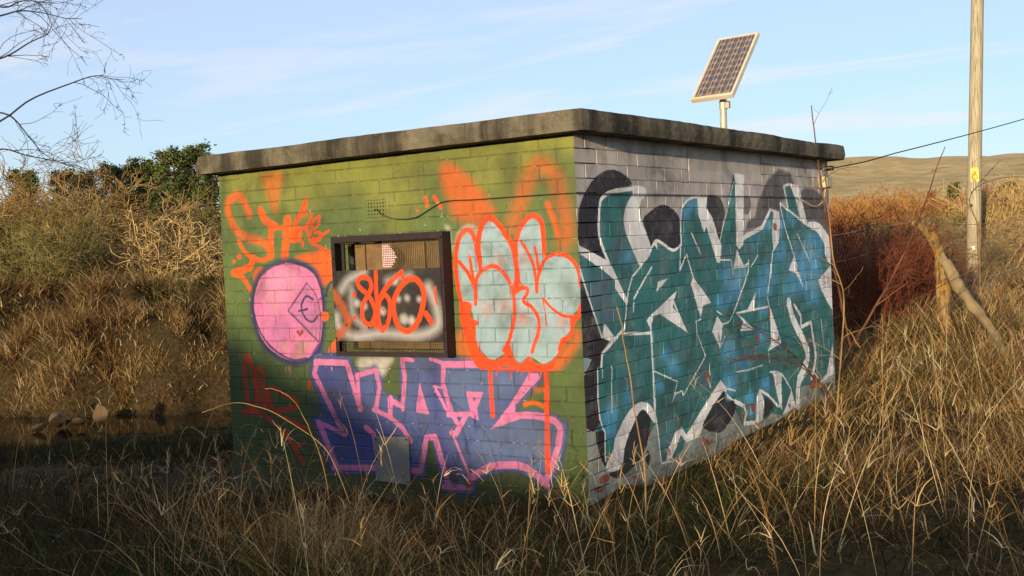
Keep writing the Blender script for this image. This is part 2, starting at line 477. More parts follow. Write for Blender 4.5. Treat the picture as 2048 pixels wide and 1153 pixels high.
SIDE_PAINT = """
Q T 0 3.3 1 3,1350,286,1275,217,1398,221,1552,261,1612,391,1654,614,1671,767,1652,768,1624,697,1573,699,1502,774,1380,804,1329,869,1363,918,1362,1081,1314,1189,1349,1208,1553,1302,1606,1468,1623,1581,1616,1570,1552,1651,1488,1701,1400,1754,1334,2002,1767,2183,1763,2143,1359,2476,1431,2618,1544,2799,1526,2822,1508,2806,1589,2953,1553,2948,1626,2893,1707,2998,1727,3179,1712,3273,1581,3353,1430,3538,1447,3819,1326,3844,1226,3825,777,3835,514,3818,366,3494,255,3079,277,3009,114,3051,112,2948,133,2693,126,2503,170,2358,139,2003,157,1889,290,1389,249,1146,188,1349,191,1149,188,1129,161,951,116,819,124,784,363,607,247,360,177,191,208,154,255,98,398,119,474,134,726,140,717,189,806,320,861,203,885,12,1228
L S 46 61.8 0.8 400,1333,469,1331
L S 60 60.1 0.9 192,1172,279,1167
L S 59 59.5 0.9 116,1076,201,1071
L L 21 34.9 0.5 534,1294,565,1293
L S 44 58.7 0.5 925,1282,995,1279
L B 29 45.8 0.8 1252,1515,1299,1514
L S 59 59.5 0.9 118,1105,203,1099
L S 55 53.8 0.8 250,1009,331,1003
L S 40 40.3 0.7 248,854,306,849
L S 47 55.1 0.6 438,615,508,606
L B 31 41.3 0.7 429,546,475,540
L B 33 43.9 0.7 914,719,967,714
L B 39 44.4 0.8 1003,636,1065,629
L B 27 36.2 0.8 821,554,864,549
L S 39 52.5 0.7 1114,714,1178,708
L S 58 69.7 0.7 1379,1006,1476,1000
L S 52 62.1 0.8 1411,513,1499,502
L B 40 46.8 0.8 214,480,273,472
L B 35 40.2 0.9 225,405,276,397
L B 35 40.4 0.8 260,474,311,467
L S 49 58.2 0.8 867,351,945,340
L S 33 43.7 0.7 869,233,921,225
L l2 40 22.7 0.6 1187,182,1252,171
L B 119 112.5 0.95 3187,1151,3433,1142
L B 79 57.5 0.9 3410,1286,3574,1282
L B 54 71.8 0.9 2744,1258,2848,1255
L B 54 53.7 0.8 2715,1455,2819,1454
L B 33 43.9 0.8 2517,1439,2579,1438
L B 41 46 0.8 2982,1480,3064,1479
L B 67 73.2 0.9 1816,1122,1935,1116
L L 38 50.1 0.7 2054,1136,2121,1133
L B 55 64.8 0.8 1774,1002,1870,996
L S 45 51 0.7 2216,1290,2298,1288
L S 37 40.6 0.8 1799,1293,1863,1291
L B 52 69.2 0.7 2385,1009,2482,1003
L B 54 63.5 0.7 2865,982,2972,976
L B 43 47.8 0.8 3406,904,3495,899
L B 35 46.3 0.7 1346,1567,1404,1567
L B 55 65.5 0.9 1880,1040,1979,1035
L B 36 48.1 0.7 1686,963,1749,959
L B 55 64.8 0.8 1780,648,1876,639
L B 55 48.5 0.9 1762,471,1858,460
L B 45 60.3 0.8 2358,695,2443,687
L B 39 43.2 0.7 2384,883,2456,878
L B 39 43.1 0.9 2378,380,2451,372
L S 41 46.8 0.7 1448,555,1517,548
L B 57 56.9 0.7 3308,914,3425,907
L B 63 55.9 0.8 3122,1019,3249,1012
L B 39 51.7 0.8 2354,1040,2426,1036
L B 38 33.5 0.9 2094,329,2163,320
L B 25 25.2 0.9 2117,225,2163,218
L B 37 40.6 0.8 1810,448,1874,440
L L 64 132.1 0.6 3254,1243,3384,1239
L L 64 114.4 0.5 3371,1049,3504,1043
L B 83 110.4 0.8 3001,1067,3167,1059
L B 72 104.7 0.8 2467,1087,2603,1080
L B 65 96.6 0.8 3512,1038,3648,1031
L L 49 82.1 0.6 1895,1134,1983,1131
L L 49 98.7 0.5 1914,1113,2001,1109
L L 37 81.2 0.5 1802,711,1866,705
L B 50 82.8 0.6 1985,561,2074,552
L L 34 71.7 0.6 2727,1383,2792,1382
L L 23 45.9 0.6 1280,1576,1318,1576
L L 25 49.5 0.6 1943,1610,1987,1610
L B 39 68.6 0.6 2294,1339,2365,1337
L L 25 53.8 0.5 256,509,293,504
L L 25 50.6 0.6 2164,252,2211,246
L L 30 64.7 0.5 1774,444,1827,438
L L 28 59 0.45 981,668,1025,663
L B 26 55.5 0.6 484,1282,523,1281
L L 50 94.9 0.4 3324,989,3426,984
P K 0 6.5 1 11,1486,27,1551,100,1637,214,1711,357,1750,500,1737,607,1678,391,1647,260,1609,225,1552,211,1398,279,1274,112,1318,6,1370
S V 5 6.7 0.6 230,1552,214,1398,279,1274,112,1318
P K 0 5.7 1 720,1481,787,1523,953,1568,1086,1549,1187,1485,1189,1356,1099,1317,998,1335,918,1366,853,1367,801,1329,774,1387
P K 0 6.3 0.95 1586,1615,1684,1632,1791,1608,1850,1528,1805,1447,1754,1338,1701,1400,1651,1488,1577,1528
P k2 0 11.8 0.8 2169,1620,2257,1625,2281,1569,2235,1517,2165,1517
Q k2 0 16.9 0.9 2153,1401,2143,1359,2208,1468,2334,1492,2426,1613,2579,1737,2805,1822,3031,1801,3100,1715,2945,1717,2880,1698,2948,1626,2806,1589,2822,1508,2799,1526,2631,1553,2554,1500,2476,1426
Q g2 0 16.9 0 2168,1611,2579,1746,2426,1613,2334,1492,2189,1493
P k2 0 15.1 0.9 3228,1666,3368,1700,3606,1670,3774,1593,3838,1445,3859,1276,3623,1427,3397,1449,3317,1478,3268,1581
Q K 0 3.3 1 14,1222,203,885,295,870,189,806,178,753,134,728,127,572,139,471,151,456,73,415,2,445,-2,589,-1,707,85,783,1,805,-3,916,1,1111
Q K 0 3.9 1 93,413,184,408,185,263,210,187,140,257,105,356
P K 0 4.2 1 562,431,644,450,720,420,675,279,579,195,461,156,327,135,243,156,224,181,354,191,415,306
P K 0 3.5 1 663,225,691,176,659,135,629,179
P K 0 3.9 1 1389,249,1552,352,1721,420,1750,350,1872,337,1901,288,1820,226,1672,174,1555,187
P K 0 17.2 0.9 2373,284,2465,268,2537,226,2503,175,2365,162
P k2 0 11.6 0.9 3492,236,3757,229,3770,152,3655,118,3514,175
P W 0 3.5 1 614,1670,752,1663,774,1624,706,1580,691,1502,804,1322,682,1238,645,1250,529,1392,495,1476,529,1559,613,1628
Q W 0 3.3 1 4,1364,300,1275,340,1246,507,1051,482,1039,366,1129,369,1170,227,1237,7,1323
Q W 0 3.6 1 835,1350,877,1369,892,1315
Q W 0 3.9 1 1440,1615,1591,1620,1566,1561,1627,1490,1682,1457,1754,1320,1743,1211,1698,1217,1565,1450,1523,1404,1449,1514
Q W 0 3.9 1 1339,1145,1586,973,1465,966,1428,913,1308,1100
Q W 0 3.6 1 872,1138,1001,1151,851,1082
Q W 0 3.7 1 1110,1074,1070,1018,1231,823,880,957,798,948,787,920,745,895,714,933,767,958
Q W 0 3.7 1 1064,498,978,436,1021,492
Q W 0 3.4 1 237,954,343,873,319,847,200,885
P W 0 3.3 1 185,219,269,289,303,352,444,455,568,495,676,485,753,433,780,370,744,368,644,450,562,431,415,306,358,190,231,184
Q W 0 3.6 1 877,125,916,189,1017,269,1105,287,1153,233,1381,330,1672,483,1665,415,1515,343,1393,258,1349,193,1149,191,1084,244,1017,179,944,123
Q W 0 3.8 1 1131,212,1341,326,1680,490,1782,425,1756,410,1776,362,1893,332,1721,420,1552,352,1375,251,1350,191,1156,191
Q W 0 4.3 1 2307,355,2377,275,2348,149,2178,152,2224,167,2250,309
Q W 0 4.4 1 2554,438,2711,415,2697,161,2641,222
Q W 0 4.5 1 2894,280,2971,146,2687,122,2800,192
Q W 0 4.2 1 2013,1771,2183,1765,2128,1317,2060,1286,2009,1312,2020,1527,2028,1710
Q W 0 3.9 1 1442,1598,1590,1619,1570,1552,1655,1488,1722,1375,1777,1326,1757,1246,1702,1214,1547,1457,1495,1430
Q W 0 4.2 1 2017,1287,2118,1182,2208,1201,2178,1171,1952,1167
Q W 0 4.4 1 2618,1546,2792,1526,2795,1436,2758,1320,2648,1256,2638,1385,2676,1519
Q W 0 4.6 1 2997,1724,3185,1716,3352,1421,3207,1469,3116,1618
P W 0 4.8 1 3355,1444,3595,1439,3841,1306,3852,1127,3714,1191,3694,1280,3558,1370,3420,1401
Q W 0 4.6 1 3047,1217,3214,977,3060,1092,2928,1116
Q W 0 4.8 1 3534,1018,3841,1117,3825,777,3734,835,3598,941
Q W 0 4.9 1 3575,996,3843,1082,3825,779,3681,892
Q W 0 3.8 1 1308,1095,1369,1124,1567,993,1481,984,1422,898
Q W 0 4 1 1670,888,1749,829,1690,688,1580,803
Q W 0 4.3 1 2306,996,2261,891,2145,889
Q W 0 4.1 1 1976,879,2059,848,2265,754,2024,764,2077,820
Q W 0 4.4 1 2544,894,2737,623,2484,591,2541,643
Q W 0 5 1 3811,521,3804,288,3672,271,3465,257,3646,306
S W 11 2.8 1 613,1654,390,1637,271,1602,239,1552,225,1398,313,1261
L W 6 2.8 1 674,1233,570,1181,518,1113,490,1046,473,977
L W 5 2.8 1 494,1054,446,891
L W 6 2.9 1 799,1221,574,1061
L W 6 2.8 1 572,1037,564,992
L W 5 2.6 1 4,1259,132,1007
L W 6 2.6 1 11,1225,132,1011,203,885
S W 8 2.9 1 800,1314,852,1362,918,1361,1081,1309,1187,1334
S W 8 3 1 1196,1333,1205,1500,1245,1568,1357,1610,1487,1619
L W 6 3 1 1186,1319,1165,1191,1262,1278,1348,1137
L W 5 3.1 1 1346,1403,1463,1272
L W 8 2.8 1 445,882,758,860
L W 10 2.9 1 762,908,770,647,771,400
L W 4 2.9 1 786,645,1070,553,1020,485,1125,494,1140,465,1473,659,1362,806,1359,876,1425,886
L W 10 2.8 1 440,906,320,854,195,798,183,733
L W 6 2.7 1 141,724,134,571,145,470
L W 4 2.7 1 294,727,275,485
L W 4 2.7 1 193,722,189,678
L W 5 2.7 1 141,491,169,420,191,397,184,249
L W 6 2.9 1 762,475,801,288,819,128,959,111
L W 5 3.2 1 1698,429,1782,425,1904,397
L W 13 3.3 1 1893,332,2036,278,2069,232,2025,169,2200,151,2314,154
S W 10 3.4 1 2311,349,2467,290,2627,202,2682,212
S W 6 3.5 1 2508,447,2699,417,2887,286
S W 39 3.6 1 2904,888,2997,749,3168,604,3251,483,3144,382,3034,301,3009,119
S W 19 3.8 1 3345,712,3390,565,3414,448,3315,315
L W 13 3.7 1 3010,868,3134,785,3138,700,3346,722
L W 5 3.3 1 2007,1717,1744,1335
L W 5 3.2 1 1734,1230,1916,1224,1939,1132
S W 6 3.4 1 2205,1214,2173,1122,1948,907
L W 4 3.5 1 2364,1238,2245,1170
L W 15 3.4 1 2136,1359,2464,1422,2617,1535
L W 6 3.6 1 2805,1580,2888,1417,3047,1212
L W 9 3.6 1 2805,1584,3366,1420
L W 11 3.7 1 2997,1718,2893,1702,2965,1539
L W 5 3.7 1 3129,1367,3366,1164
L W 7 3.6 1 2637,1261,2587,1130,2520,984
L W 11 3.5 1 2604,1173,2578,1086
L W 5 3.2 1 1664,918,1740,891
S W 5 3.4 1 2197,1142,1914,882,1826,835,1725,835
L W 8 3.3 1 1977,882,2514,887
L W 5 3.5 1 2509,953,2538,881
L W 5 3.5 1 2494,577,2503,506
S W 5 3.3 1 1940,512,2133,503,2370,507
L W 5 3.9 1 3560,725,3611,525
L W 3 3.2 1 1691,689,1773,754
Q S 0 2.2 1 1061,1005,1102,952,1050,982
Q S 0 3.7 1 3020,839,3129,740,3091,740
Q S 0 2.7 1 2687,692,2707,641,2663,645
Q S 0 2.4 1 1685,794,1690,721,1667,756
Q S 0 2.8 1 3062,1161,3140,1096,3101,1099
Q l2 0 2.6 1 0,798,85,783,0,726
P k2 0 24.3 0.6 3174,660,3306,611,3398,430,3221,335,3323,514
P b 0 3.6 0.95 2669,1451,2728,1437,2717,1401,2660,1411
P b 0 3.8 0.95 3285,294,3454,287,3434,238,3266,240
P b 0 3.1 0.95 1367,188,1458,154,1484,126,1400,136
P b 0 2.4 0.95 1495,140,1534,146,1513,125
P b 0 2.2 0.95 908,189,941,181,941,147,908,157
P b 0 2.5 0.95 2135,277,2212,270,2202,221,2163,228
P b 0 2.6 0.95 2512,865,2546,845,2518,804
P b 0 4 0.95 119,174,203,179,214,143,130,138
P b 0 3.9 0.95 75,132,163,125,140,96,79,108
P b 0 2.8 0.95 465,117,518,114,508,91
P b 0 2.9 0.95 861,43,902,39,897,-15,865,-2
P b 0 3.5 0.95 461,68,528,62,511,41
P b 0 2.6 0.95 2277,715,2328,706,2295,666
P b 0 2.3 0.95 1446,564,1492,551,1460,515
P b 0 2.7 0.95 2822,190,2860,185,2843,151
P b 0 2 0.95 333,526,369,517,353,506
L b2 9 5.2 0.8 13,496,14,495
L b2 9 5.2 0.8 51,471,52,470
L b2 9 5.3 0.8 105,476,106,476
L b2 9 5.3 0.8 74,434,76,434
L b2 9 5.2 0.8 23,455,24,455
L b2 9 5.3 0.8 123,447,124,446
L b2 9 5.2 0.8 67,498,68,498
"""

PAINT = {k: np.array(srgb(*v)[:3]) for k, v in {
    'o': (228, 94, 16), 'O': (242, 72, 2), 'x': (176, 84, 34), 'r': (196, 52, 12), 'r2': (226, 74, 26), 't': (154, 180, 186), 's': (128, 158, 162),
    'p': (214, 120, 166), 'P': (226, 156, 182), 'v': (168, 108, 152), 'u': (78, 92, 140), 'l': (96, 118, 152), 'U': (54, 56, 128), 'n': (36, 44, 92),
    'k': (40, 34, 34), 'w': (208, 202, 196), 'z': (70, 34, 26), 'b': (150, 66, 44), 'b2': (84, 44, 36), 'g': (60, 74, 32), 'y': (164, 160, 66),
    'T': (50, 116, 114), 'S': (86, 110, 120), 'B': (84, 160, 200), 'L': (128, 186, 206), 'l2': (140, 176, 176), 'K': (44, 40, 46), 'k2': (74, 70, 76),
    'g2': (150, 148, 150), 'V': (88, 58, 92), 'W': (244, 242, 236)}.items()}

def paint_shapes(img, text, x0, z0, ppm, rg, lo=0, hi=None):
    """img (H, W, 3) linear, row 0 at z0; draws every shape as sprayed paint"""
    H, W = img.shape[:2]
    wob = (vnoise((H, W), 9, rg)-0.5)*0.006 + (vnoise((H, W), 3, rg)-0.5)*0.003
    spk = rg.random((H, W))
    pat = vnoise((H, W), 34, rg)*0.6+vnoise((H, W), 7, rg)*0.4
    rows = text.strip().split('\n')[lo:hi]
    for line in rows:
        kind, c, hw, soft, a, pts = line.split(' ')
        hw = float(hw)/1000; soft = max(float(soft)/1000, 0.004); soft = soft*((2.1 if lo == 0 else 1.9) if soft > 0.012 else 1.0); a = float(a)
        p = np.array([float(q) for q in pts.split(',')]).reshape(-1, 2)/1000
        if kind == 'P': p = catmull(p, 4, True)
        elif kind == 'S': p = catmull(p, 5)
        area = kind in 'PQ'
        m = hw + soft + 0.01
        i0 = max(int((p[:, 0].min()-m-x0)*ppm), 0); i1 = min(int((p[:, 0].max()+m-x0)*ppm)+2, W)
        j0 = max(int((p[:, 1].min()-m-z0)*ppm), 0); j1 = min(int((p[:, 1].max()+m-z0)*ppm)+2, H)
        if i1 <= i0 or j1 <= j0: continue
        X = (x0 + (np.arange(i0, i1)+0.5)/ppm)[None].astype(np.float32); Y = (z0 + (np.arange(j0, j1)+0.5)/ppm)[:, None].astype(np.float32)
        d2 = np.full((j1-j0, i1-i0), 1e9, np.float32)
        ins = np.zeros(d2.shape, bool)
        n = len(p)
        for i in range(n if area else n-1):
            ax, ay = p[i]; bx, by = p[(i+1) % n]
            ex, ey = bx-ax, by-ay
            L = ex*ex+ey*ey+1e-12
            t = np.clip(((X-ax)*ex+(Y-ay)*ey)/L, 0, 1)
            np.minimum(d2, (X-ax-t*ex)**2+(Y-ay-t*ey)**2, out=d2)
            if area and abs(ey) > 1e-9:
                ins ^= ((ay > Y) != (by > Y)) & (X < ex*(Y-ay)/ey+ax)
        d = np.sqrt(d2)
        d = np.where(ins, -d, d) if area else d-hw
        d = d + wob[j0:j1, i0:i1]*min(1.0, 0.4+hw*10)
        al = np.clip(0.5-d/soft, 0, 1)
        al = al*al*(3-2*al)
        if soft > 0.012:                                        # overspray speckle on soft edges
            al = np.clip(al + (spk[j0:j1, i0:i1]-0.5)*0.5*al*(1-al), 0, 1)
        al = al*(1-0.22*np.clip(pat[j0:j1, i0:i1]*2-0.9, 0, 1))      # thin, patchy cover
        al = (al*a)[..., None]
        img[j0:j1, i0:i1] = img[j0:j1, i0:i1]*(1-al) + PAINT[c]*al

def to_image(name, img):
    H, W = img.shape[:2]
    im = bpy.data.images.new(name, W, H, alpha=False, float_buffer=True)
    im.colorspace_settings.name = 'Linear Rec.709'
    buf = np.ones((H, W, 4), np.float32); buf[..., :3] = img
    im.pixels.foreach_set(buf.ravel())
    im.update(); im.pack()
    return im

HUT_W, HUT_D, Z0 = 2.508, 3.840, 1.850          # width of the front wall, depth of the side wall, top joint height
PPM = 340.0
ZB, ZT = -0.25, 2.0
rgp = np.random.default_rng(3)
Hh = int((ZT-ZB)*PPM)
Wf = int((HUT_W+0.1)*PPM); Ws = int((HUT_D+0.1)*PPM)
zz = (ZB + np.arange(Hh)/PPM)[:, None]
# front: olive green house paint with sprayed lighter top
f_img = np.zeros((Hh, Wf, 3))
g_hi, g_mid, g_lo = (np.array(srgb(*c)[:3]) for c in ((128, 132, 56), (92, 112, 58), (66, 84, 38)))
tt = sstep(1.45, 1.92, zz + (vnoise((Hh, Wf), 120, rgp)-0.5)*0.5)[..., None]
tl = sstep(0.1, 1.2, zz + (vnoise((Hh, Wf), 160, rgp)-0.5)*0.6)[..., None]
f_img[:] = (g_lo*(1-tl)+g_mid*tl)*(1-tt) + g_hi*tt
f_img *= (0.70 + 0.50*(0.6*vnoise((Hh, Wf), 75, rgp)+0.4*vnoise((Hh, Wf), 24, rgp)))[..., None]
paint_shapes(f_img, FRONT_PAINT, -HUT_W-0.05, ZB, PPM, rgp, 0, N_WALL_SHAPES)
w_img = f_img.copy()
paint_shapes(w_img, FRONT_PAINT, -HUT_W-0.05, ZB, PPM, rgp, N_WALL_SHAPES, None)   # the steel panel carries its own tag
f_img *= (0.86+0.24*(0.5*vnoise((Hh, Wf), 30, rgp)+0.5*vnoise((Hh, Wf), 8, rgp)))[..., None]
s_img = np.zeros((Hh, Ws, 3))
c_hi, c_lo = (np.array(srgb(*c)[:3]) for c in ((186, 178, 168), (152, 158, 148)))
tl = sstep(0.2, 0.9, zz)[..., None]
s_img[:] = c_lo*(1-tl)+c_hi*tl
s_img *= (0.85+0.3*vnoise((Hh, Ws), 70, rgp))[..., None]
paint_shapes(s_img, SIDE_PAINT, -0.05, ZB, PPM, rgp)
s_img *= (0.88+0.24*vnoise((Hh, Ws), 22, rgp))[..., None]
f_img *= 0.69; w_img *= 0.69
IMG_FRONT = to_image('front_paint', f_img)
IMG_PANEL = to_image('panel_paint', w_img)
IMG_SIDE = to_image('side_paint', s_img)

# ------------------------------------------------------------------ the hut
hut = empty('brick_hut', (0, 0, 0))
tag(hut, 'small flat-roofed brick hut covered in spray-painted graffiti', 'hut')

def paint_mat(name, front_img, joint=False, steel=False):
    m, nt, b = newmat(name, 0.62, 0.35)
    L = nt.links
    tc = N(nt, 'ShaderNodeTexCoord'); tc.object = hut
    sep = N(nt, 'ShaderNodeSeparateXYZ'); L.new(tc.outputs['Object'], sep.inputs[0])
    v = math_(nt, 'DIVIDE', math_(nt, 'SUBTRACT', sep.outputs['Z'], ZB), Hh/PPM)
    def img(im, u0, axis, wid):
        u = math_(nt, 'DIVIDE', math_(nt, 'ADD', sep.outputs[axis], u0), wid)
        c = N(nt, 'ShaderNodeCombineXYZ'); L.new(u, c.inputs[0]); L.new(v, c.inputs[1])
        t = N(nt, 'ShaderNodeTexImage'); t.image = im; t.extension = 'EXTEND'; L.new(c.outputs[0], t.inputs[0])
        return t.outputs['Color']
    cf = img(front_img, HUT_W+0.05, 'X', Wf/PPM)
    if steel:
        c = cf
    else:
        cs = img(IMG_SIDE, 0.05, 'Y', Ws/PPM)
        ge = N(nt, 'ShaderNodeNewGeometry')
        sn = N(nt, 'ShaderNodeSeparateXYZ'); L.new(ge.outputs['True Normal'], sn.inputs[0])
        k = math_(nt, 'GREATER_THAN', math_(nt, 'ABSOLUTE', sn.outputs['X']), math_(nt, 'ABSOLUTE', sn.outputs['Y']))
        k = math_(nt, 'MAXIMUM', k, math_(nt, 'GREATER_THAN', sep.outputs['Y'], 0.012))
        c = mixc(nt, k, cf, cs)
    obj = tc.outputs['Object']
    if not steel:
        # every brick took the paint a little differently
        row = math_(nt, 'FLOOR', math_(nt, 'DIVIDE', math_(nt, 'SUBTRACT', sep.outputs['Z'], Z0), 0.075))
        par = math_(nt, 'MULTIPLY', math_(nt, 'MODULO', math_(nt, 'ABSOLUTE', row), 2.0), 0.5)
        hx = math_(nt, 'FLOOR', math_(nt, 'ADD', math_(nt, 'DIVIDE', sep.outputs['X'], 0.209), par))
        hy = math_(nt, 'FLOOR', math_(nt, 'ADD', math_(nt, 'DIVIDE', sep.outputs['Y'], 0.2259), par))
        cc = N(nt, 'ShaderNodeCombineXYZ'); L.new(hx, cc.inputs[0]); L.new(hy, cc.inputs[1]); L.new(row, cc.inputs[2])
        wnz = N(nt, 'ShaderNodeTexWhiteNoise'); wnz.noise_dimensions = '3D'; L.new(cc.outputs[0], wnz.inputs['Vector'])
        vv = N(nt, 'ShaderNodeMapRange'); vv.inputs['To Min'].default_value = 0.95; vv.inputs['To Max'].default_value = 1.04
        L.new(wnz.outputs['Value'], vv.inputs['Value'])
        v2 = N(nt, 'ShaderNodeMapRange'); v2.inputs['To Min'].default_value = 0.84; v2.inputs['To Max'].default_value = 1.12
        L.new(wnz.outputs['Value'], v2.inputs['Value'])
        vm = N(nt, 'ShaderNodeMix'); L.new(k, vm.inputs['Factor']); L.new(vv.outputs[0], vm.inputs['A']); L.new(v2.outputs[0], vm.inputs['B'])
        hsv = N(nt, 'ShaderNodeHueSaturation'); L.new(c, hsv.inputs['Color']); L.new(vm.outputs[0], hsv.inputs['Value'])
        c = hsv.outputs[0]
    # small chips down to the brick or old white paint
    n1 = noise_node(nt, obj, 26, 5, 0.7)
    n2 = noise_node(nt, obj, 2.3, 3, 0.6)
    ch = math_(nt, 'MULTIPLY', n1.outputs['Fac'], n2.outputs['Fac'])
    if not steel:
        low = N(nt, 'ShaderNodeMapRange'); L.new(sep.outputs['Z'], low.inputs['Value'])
        low.inputs['From Min'].default_value = 0.05; low.inputs['From Max'].default_value = 0.45; low.inputs['To Min'].default_value = 0.065; low.inputs['To Max'].default_value = 0.0
        ch = math_(nt, 'ADD', ch, low.outputs[0])
    r = ramp(nt, ch, [(0.43, (0, 0, 0)), (0.45, (1, 1, 1))])
    c = mixc(nt, math_(nt, 'MULTIPLY', r.outputs[0], 0.9), c, srgb(132, 62, 44) if not steel else srgb(70, 38, 28))
    # thin streaky grime
    mp = N(nt, 'ShaderNodeMapping'); mp.inputs['Scale'].default_value = (1, 1, 0.16); L.new(obj, mp.inputs[0])
    n3 = noise_node(nt, mp.outputs[0], 14, 5, 0.65)
    g = ramp(nt, n3.outputs['Fac'], [(0.52, (0, 0, 0)), (0.78, (0.34, 0.34, 0.34))])
    c = mixc(nt, g.outputs[0], c, srgb(58, 52, 42))
    if not steel:                                  # algae film in drifts
        n7 = noise_node(nt, obj, 3.4, 6, 0.68, 0.6)
        al = ramp(nt, n7.outputs['Fac'], [(0.50, (0, 0, 0)), (0.70, (0.55, 0.55, 0.55))])
        c = mixc(nt, al.outputs[0], c, srgb(44, 46, 26))
    if not steel:                                  # mud splashed up from the ground
        sp_ = N(nt, 'ShaderNodeMapRange'); L.new(sep.outputs['Z'], sp_.inputs['Value'])
        sp_.inputs['From Min'].default_value = 0.0; sp_.inputs['From Max'].default_value = 0.30; sp_.inputs['To Min'].default_value = 0.30; sp_.inputs['To Max'].default_value = 0.0
        sm = ramp(nt, math_(nt, 'ADD', n1.outputs['Fac'], sp_.outputs[0]), [(0.60, (0, 0, 0)), (0.85, (0.6, 0.6, 0.6))])
        c = mixc(nt, sm.outputs[0], c, srgb(74, 60, 42))
    if joint:
        n4 = noise_node(nt, obj, 5, 3, 0.6)
        j = ramp(nt, n4.outputs['Fac'], [(0.42, (0.5, 0.5, 0.5)), (0.60, (0.0, 0.0, 0.0))])
        c = mixc(nt, j.outputs[0], c, srgb(40, 32, 26))
        j2 = ramp(nt, n1.outputs['Fac'], [(0.58, (0, 0, 0)), (0.66, (0.8, 0.8, 0.8))])
        c = mixc(nt, j2.outputs[0], c, srgb(178, 166, 130))
    L.new(c, b.inputs['Base Color'])
    n5 = noise_node(nt, obj, 60, 5, 0.6)
    n6 = noise_node(nt, obj, 9, 3, 0.6)
    h = math_(nt, 'ADD', math_(nt, 'MULTIPLY', n5.outputs['Fac'], 0.5), n6.outputs['Fac'])
    bump(nt, b, h, 0.12 if steel else 0.45, 0.006)
    rr = N(nt, 'ShaderNodeMapRange'); rr.inputs['To Min'].default_value = 0.45; rr.inputs['To Max'].default_value = 0.8
    L.new(n6.outputs['Fac'], rr.inputs['Value']); L.new(rr.outputs[0], b.inputs['Roughness'])
    return m

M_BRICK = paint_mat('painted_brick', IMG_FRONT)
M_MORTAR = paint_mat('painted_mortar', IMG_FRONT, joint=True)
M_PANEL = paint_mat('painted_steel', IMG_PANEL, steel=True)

# concrete
def concrete(name, c1, c2, moss):
    m, nt, b = newmat(name, 0.9, 0.2)
    tc = N(nt, 'ShaderNodeTexCoord'); o = tc.outputs['Object']
    n = noise_node(nt, o, 3.2, 6, 0.65)
    r = ramp(nt, n.outputs['Fac'], [(0.3, c1), (0.72, c2)])
    v = N(nt, 'ShaderNodeTexVoronoi'); v.inputs['Scale'].default_value = 85; nt.links.new(o, v.inputs['Vector'])
    sp = ramp(nt, v.outputs['Distance'], [(0.16, (1, 1, 1)), (0.30, (0, 0, 0))])
    vc = N(nt, 'ShaderNodeSeparateColor'); nt.links.new(v.outputs['Color'], vc.inputs[0])
    pick = math_(nt, 'MULTIPLY', sp.outputs[0], math_(nt, 'GREATER_THAN', vc.outputs[0], 0.62))
    c = mixc(nt, math_(nt, 'MULTIPLY', pick, 0.55), r.outputs[0], srgb(168, 154, 124))
    n2 = noise_node(nt, o, 7, 5, 0.7)
    mr = ramp(nt, n2.outputs['Fac'], [(0.50, (0, 0, 0)), (0.68, (moss, moss, moss))])
    c = mixc(nt, mr.outputs[0], c, srgb(46, 44, 26))
    mp = N(nt, 'ShaderNodeMapping'); mp.inputs['Scale'].default_value = (1, 1, 0.12); nt.links.new(o, mp.inputs[0])
    n3 = noise_node(nt, mp.outputs[0], 5, 4, 0.6)
    st = ramp(nt, n3.outputs['Fac'], [(0.45, (0, 0, 0)), (0.60, (0.85, 0.85, 0.85))])
    c = mixc(nt, st.outputs[0], c, srgb(40, 36, 30))
    v3 = N(nt, 'ShaderNodeTexVoronoi'); v3.inputs['Scale'].default_value = 27; nt.links.new(o, v3.inputs['Vector'])
    v3c = N(nt, 'ShaderNodeSeparateColor'); nt.links.new(v3.outputs['Color'], v3c.inputs[0])
    li = math_(nt, 'MULTIPLY', math_(nt, 'LESS_THAN', math_(nt, 'ADD', v3.outputs['Distance'], math_(nt, 'MULTIPLY', n2.outputs['Fac'], 0.5)), 0.44), math_(nt, 'GREATER_THAN', v3c.outputs[1], 0.72))
    c = mixc(nt, math_(nt, 'MULTIPLY', li, 0.35), c, srgb(156, 148, 118))
    nt.links.new(c, b.inputs['Base Color'])
    n4 = noise_node(nt, o, 45, 6, 0.7)
    bump(nt, b, math_(nt, 'ADD', n4.outputs['Fac'], math_(nt, 'MULTIPLY', pick, 0.3)), 0.7, 0.012)
    return m
M_CONC = concrete('weathered_concrete', srgb(72, 68, 58), srgb(122, 114, 94), 0.75)

# ---- bricks
CO = 0.075
OPEN = (-1.50, -0.83, 0.83, 1.435)                # window opening x0 x1 z0 z1
_bm_cache = {}
def brick_mesh(sx, sz, face):
    """one brick, origin at the centre of its outer face; face 'f' looks to -y, 's' to +x; slightly rounded outer edge"""
    key = (round(sx, 3), round(sz, 3), face)
    if key in _bm_cache: return _bm_cache[key]
    hx, hz, c, dp = key[0]/2, key[1]/2, 0.0022, 0.098
    ring = [(-1, -1), (1, -1), (1, 1), (-1, 1)]
    vs = [(a*hx, dp, b2*hz) for a, b2 in ring] + [(a*hx, c, b2*hz) for a, b2 in ring] + [(a*(hx-c), 0, b2*(hz-c)) for a, b2 in ring]
    fs = [(8, 9, 10, 11)]
    for i in range(4):
        j = (i+1) % 4
        fs += [(4+i, 4+j, 8+j, 8+i), (i, j, 4+j, 4+i)]
    if face == 's': vs = [(-y, x, z) for x, y, z in vs]
    me = bpy.data.meshes.new('brick')
    me.from_pydata(vs, [], fs); me.materials.append(M_BRICK); me.update()
    _bm_cache[key] = me
    return me

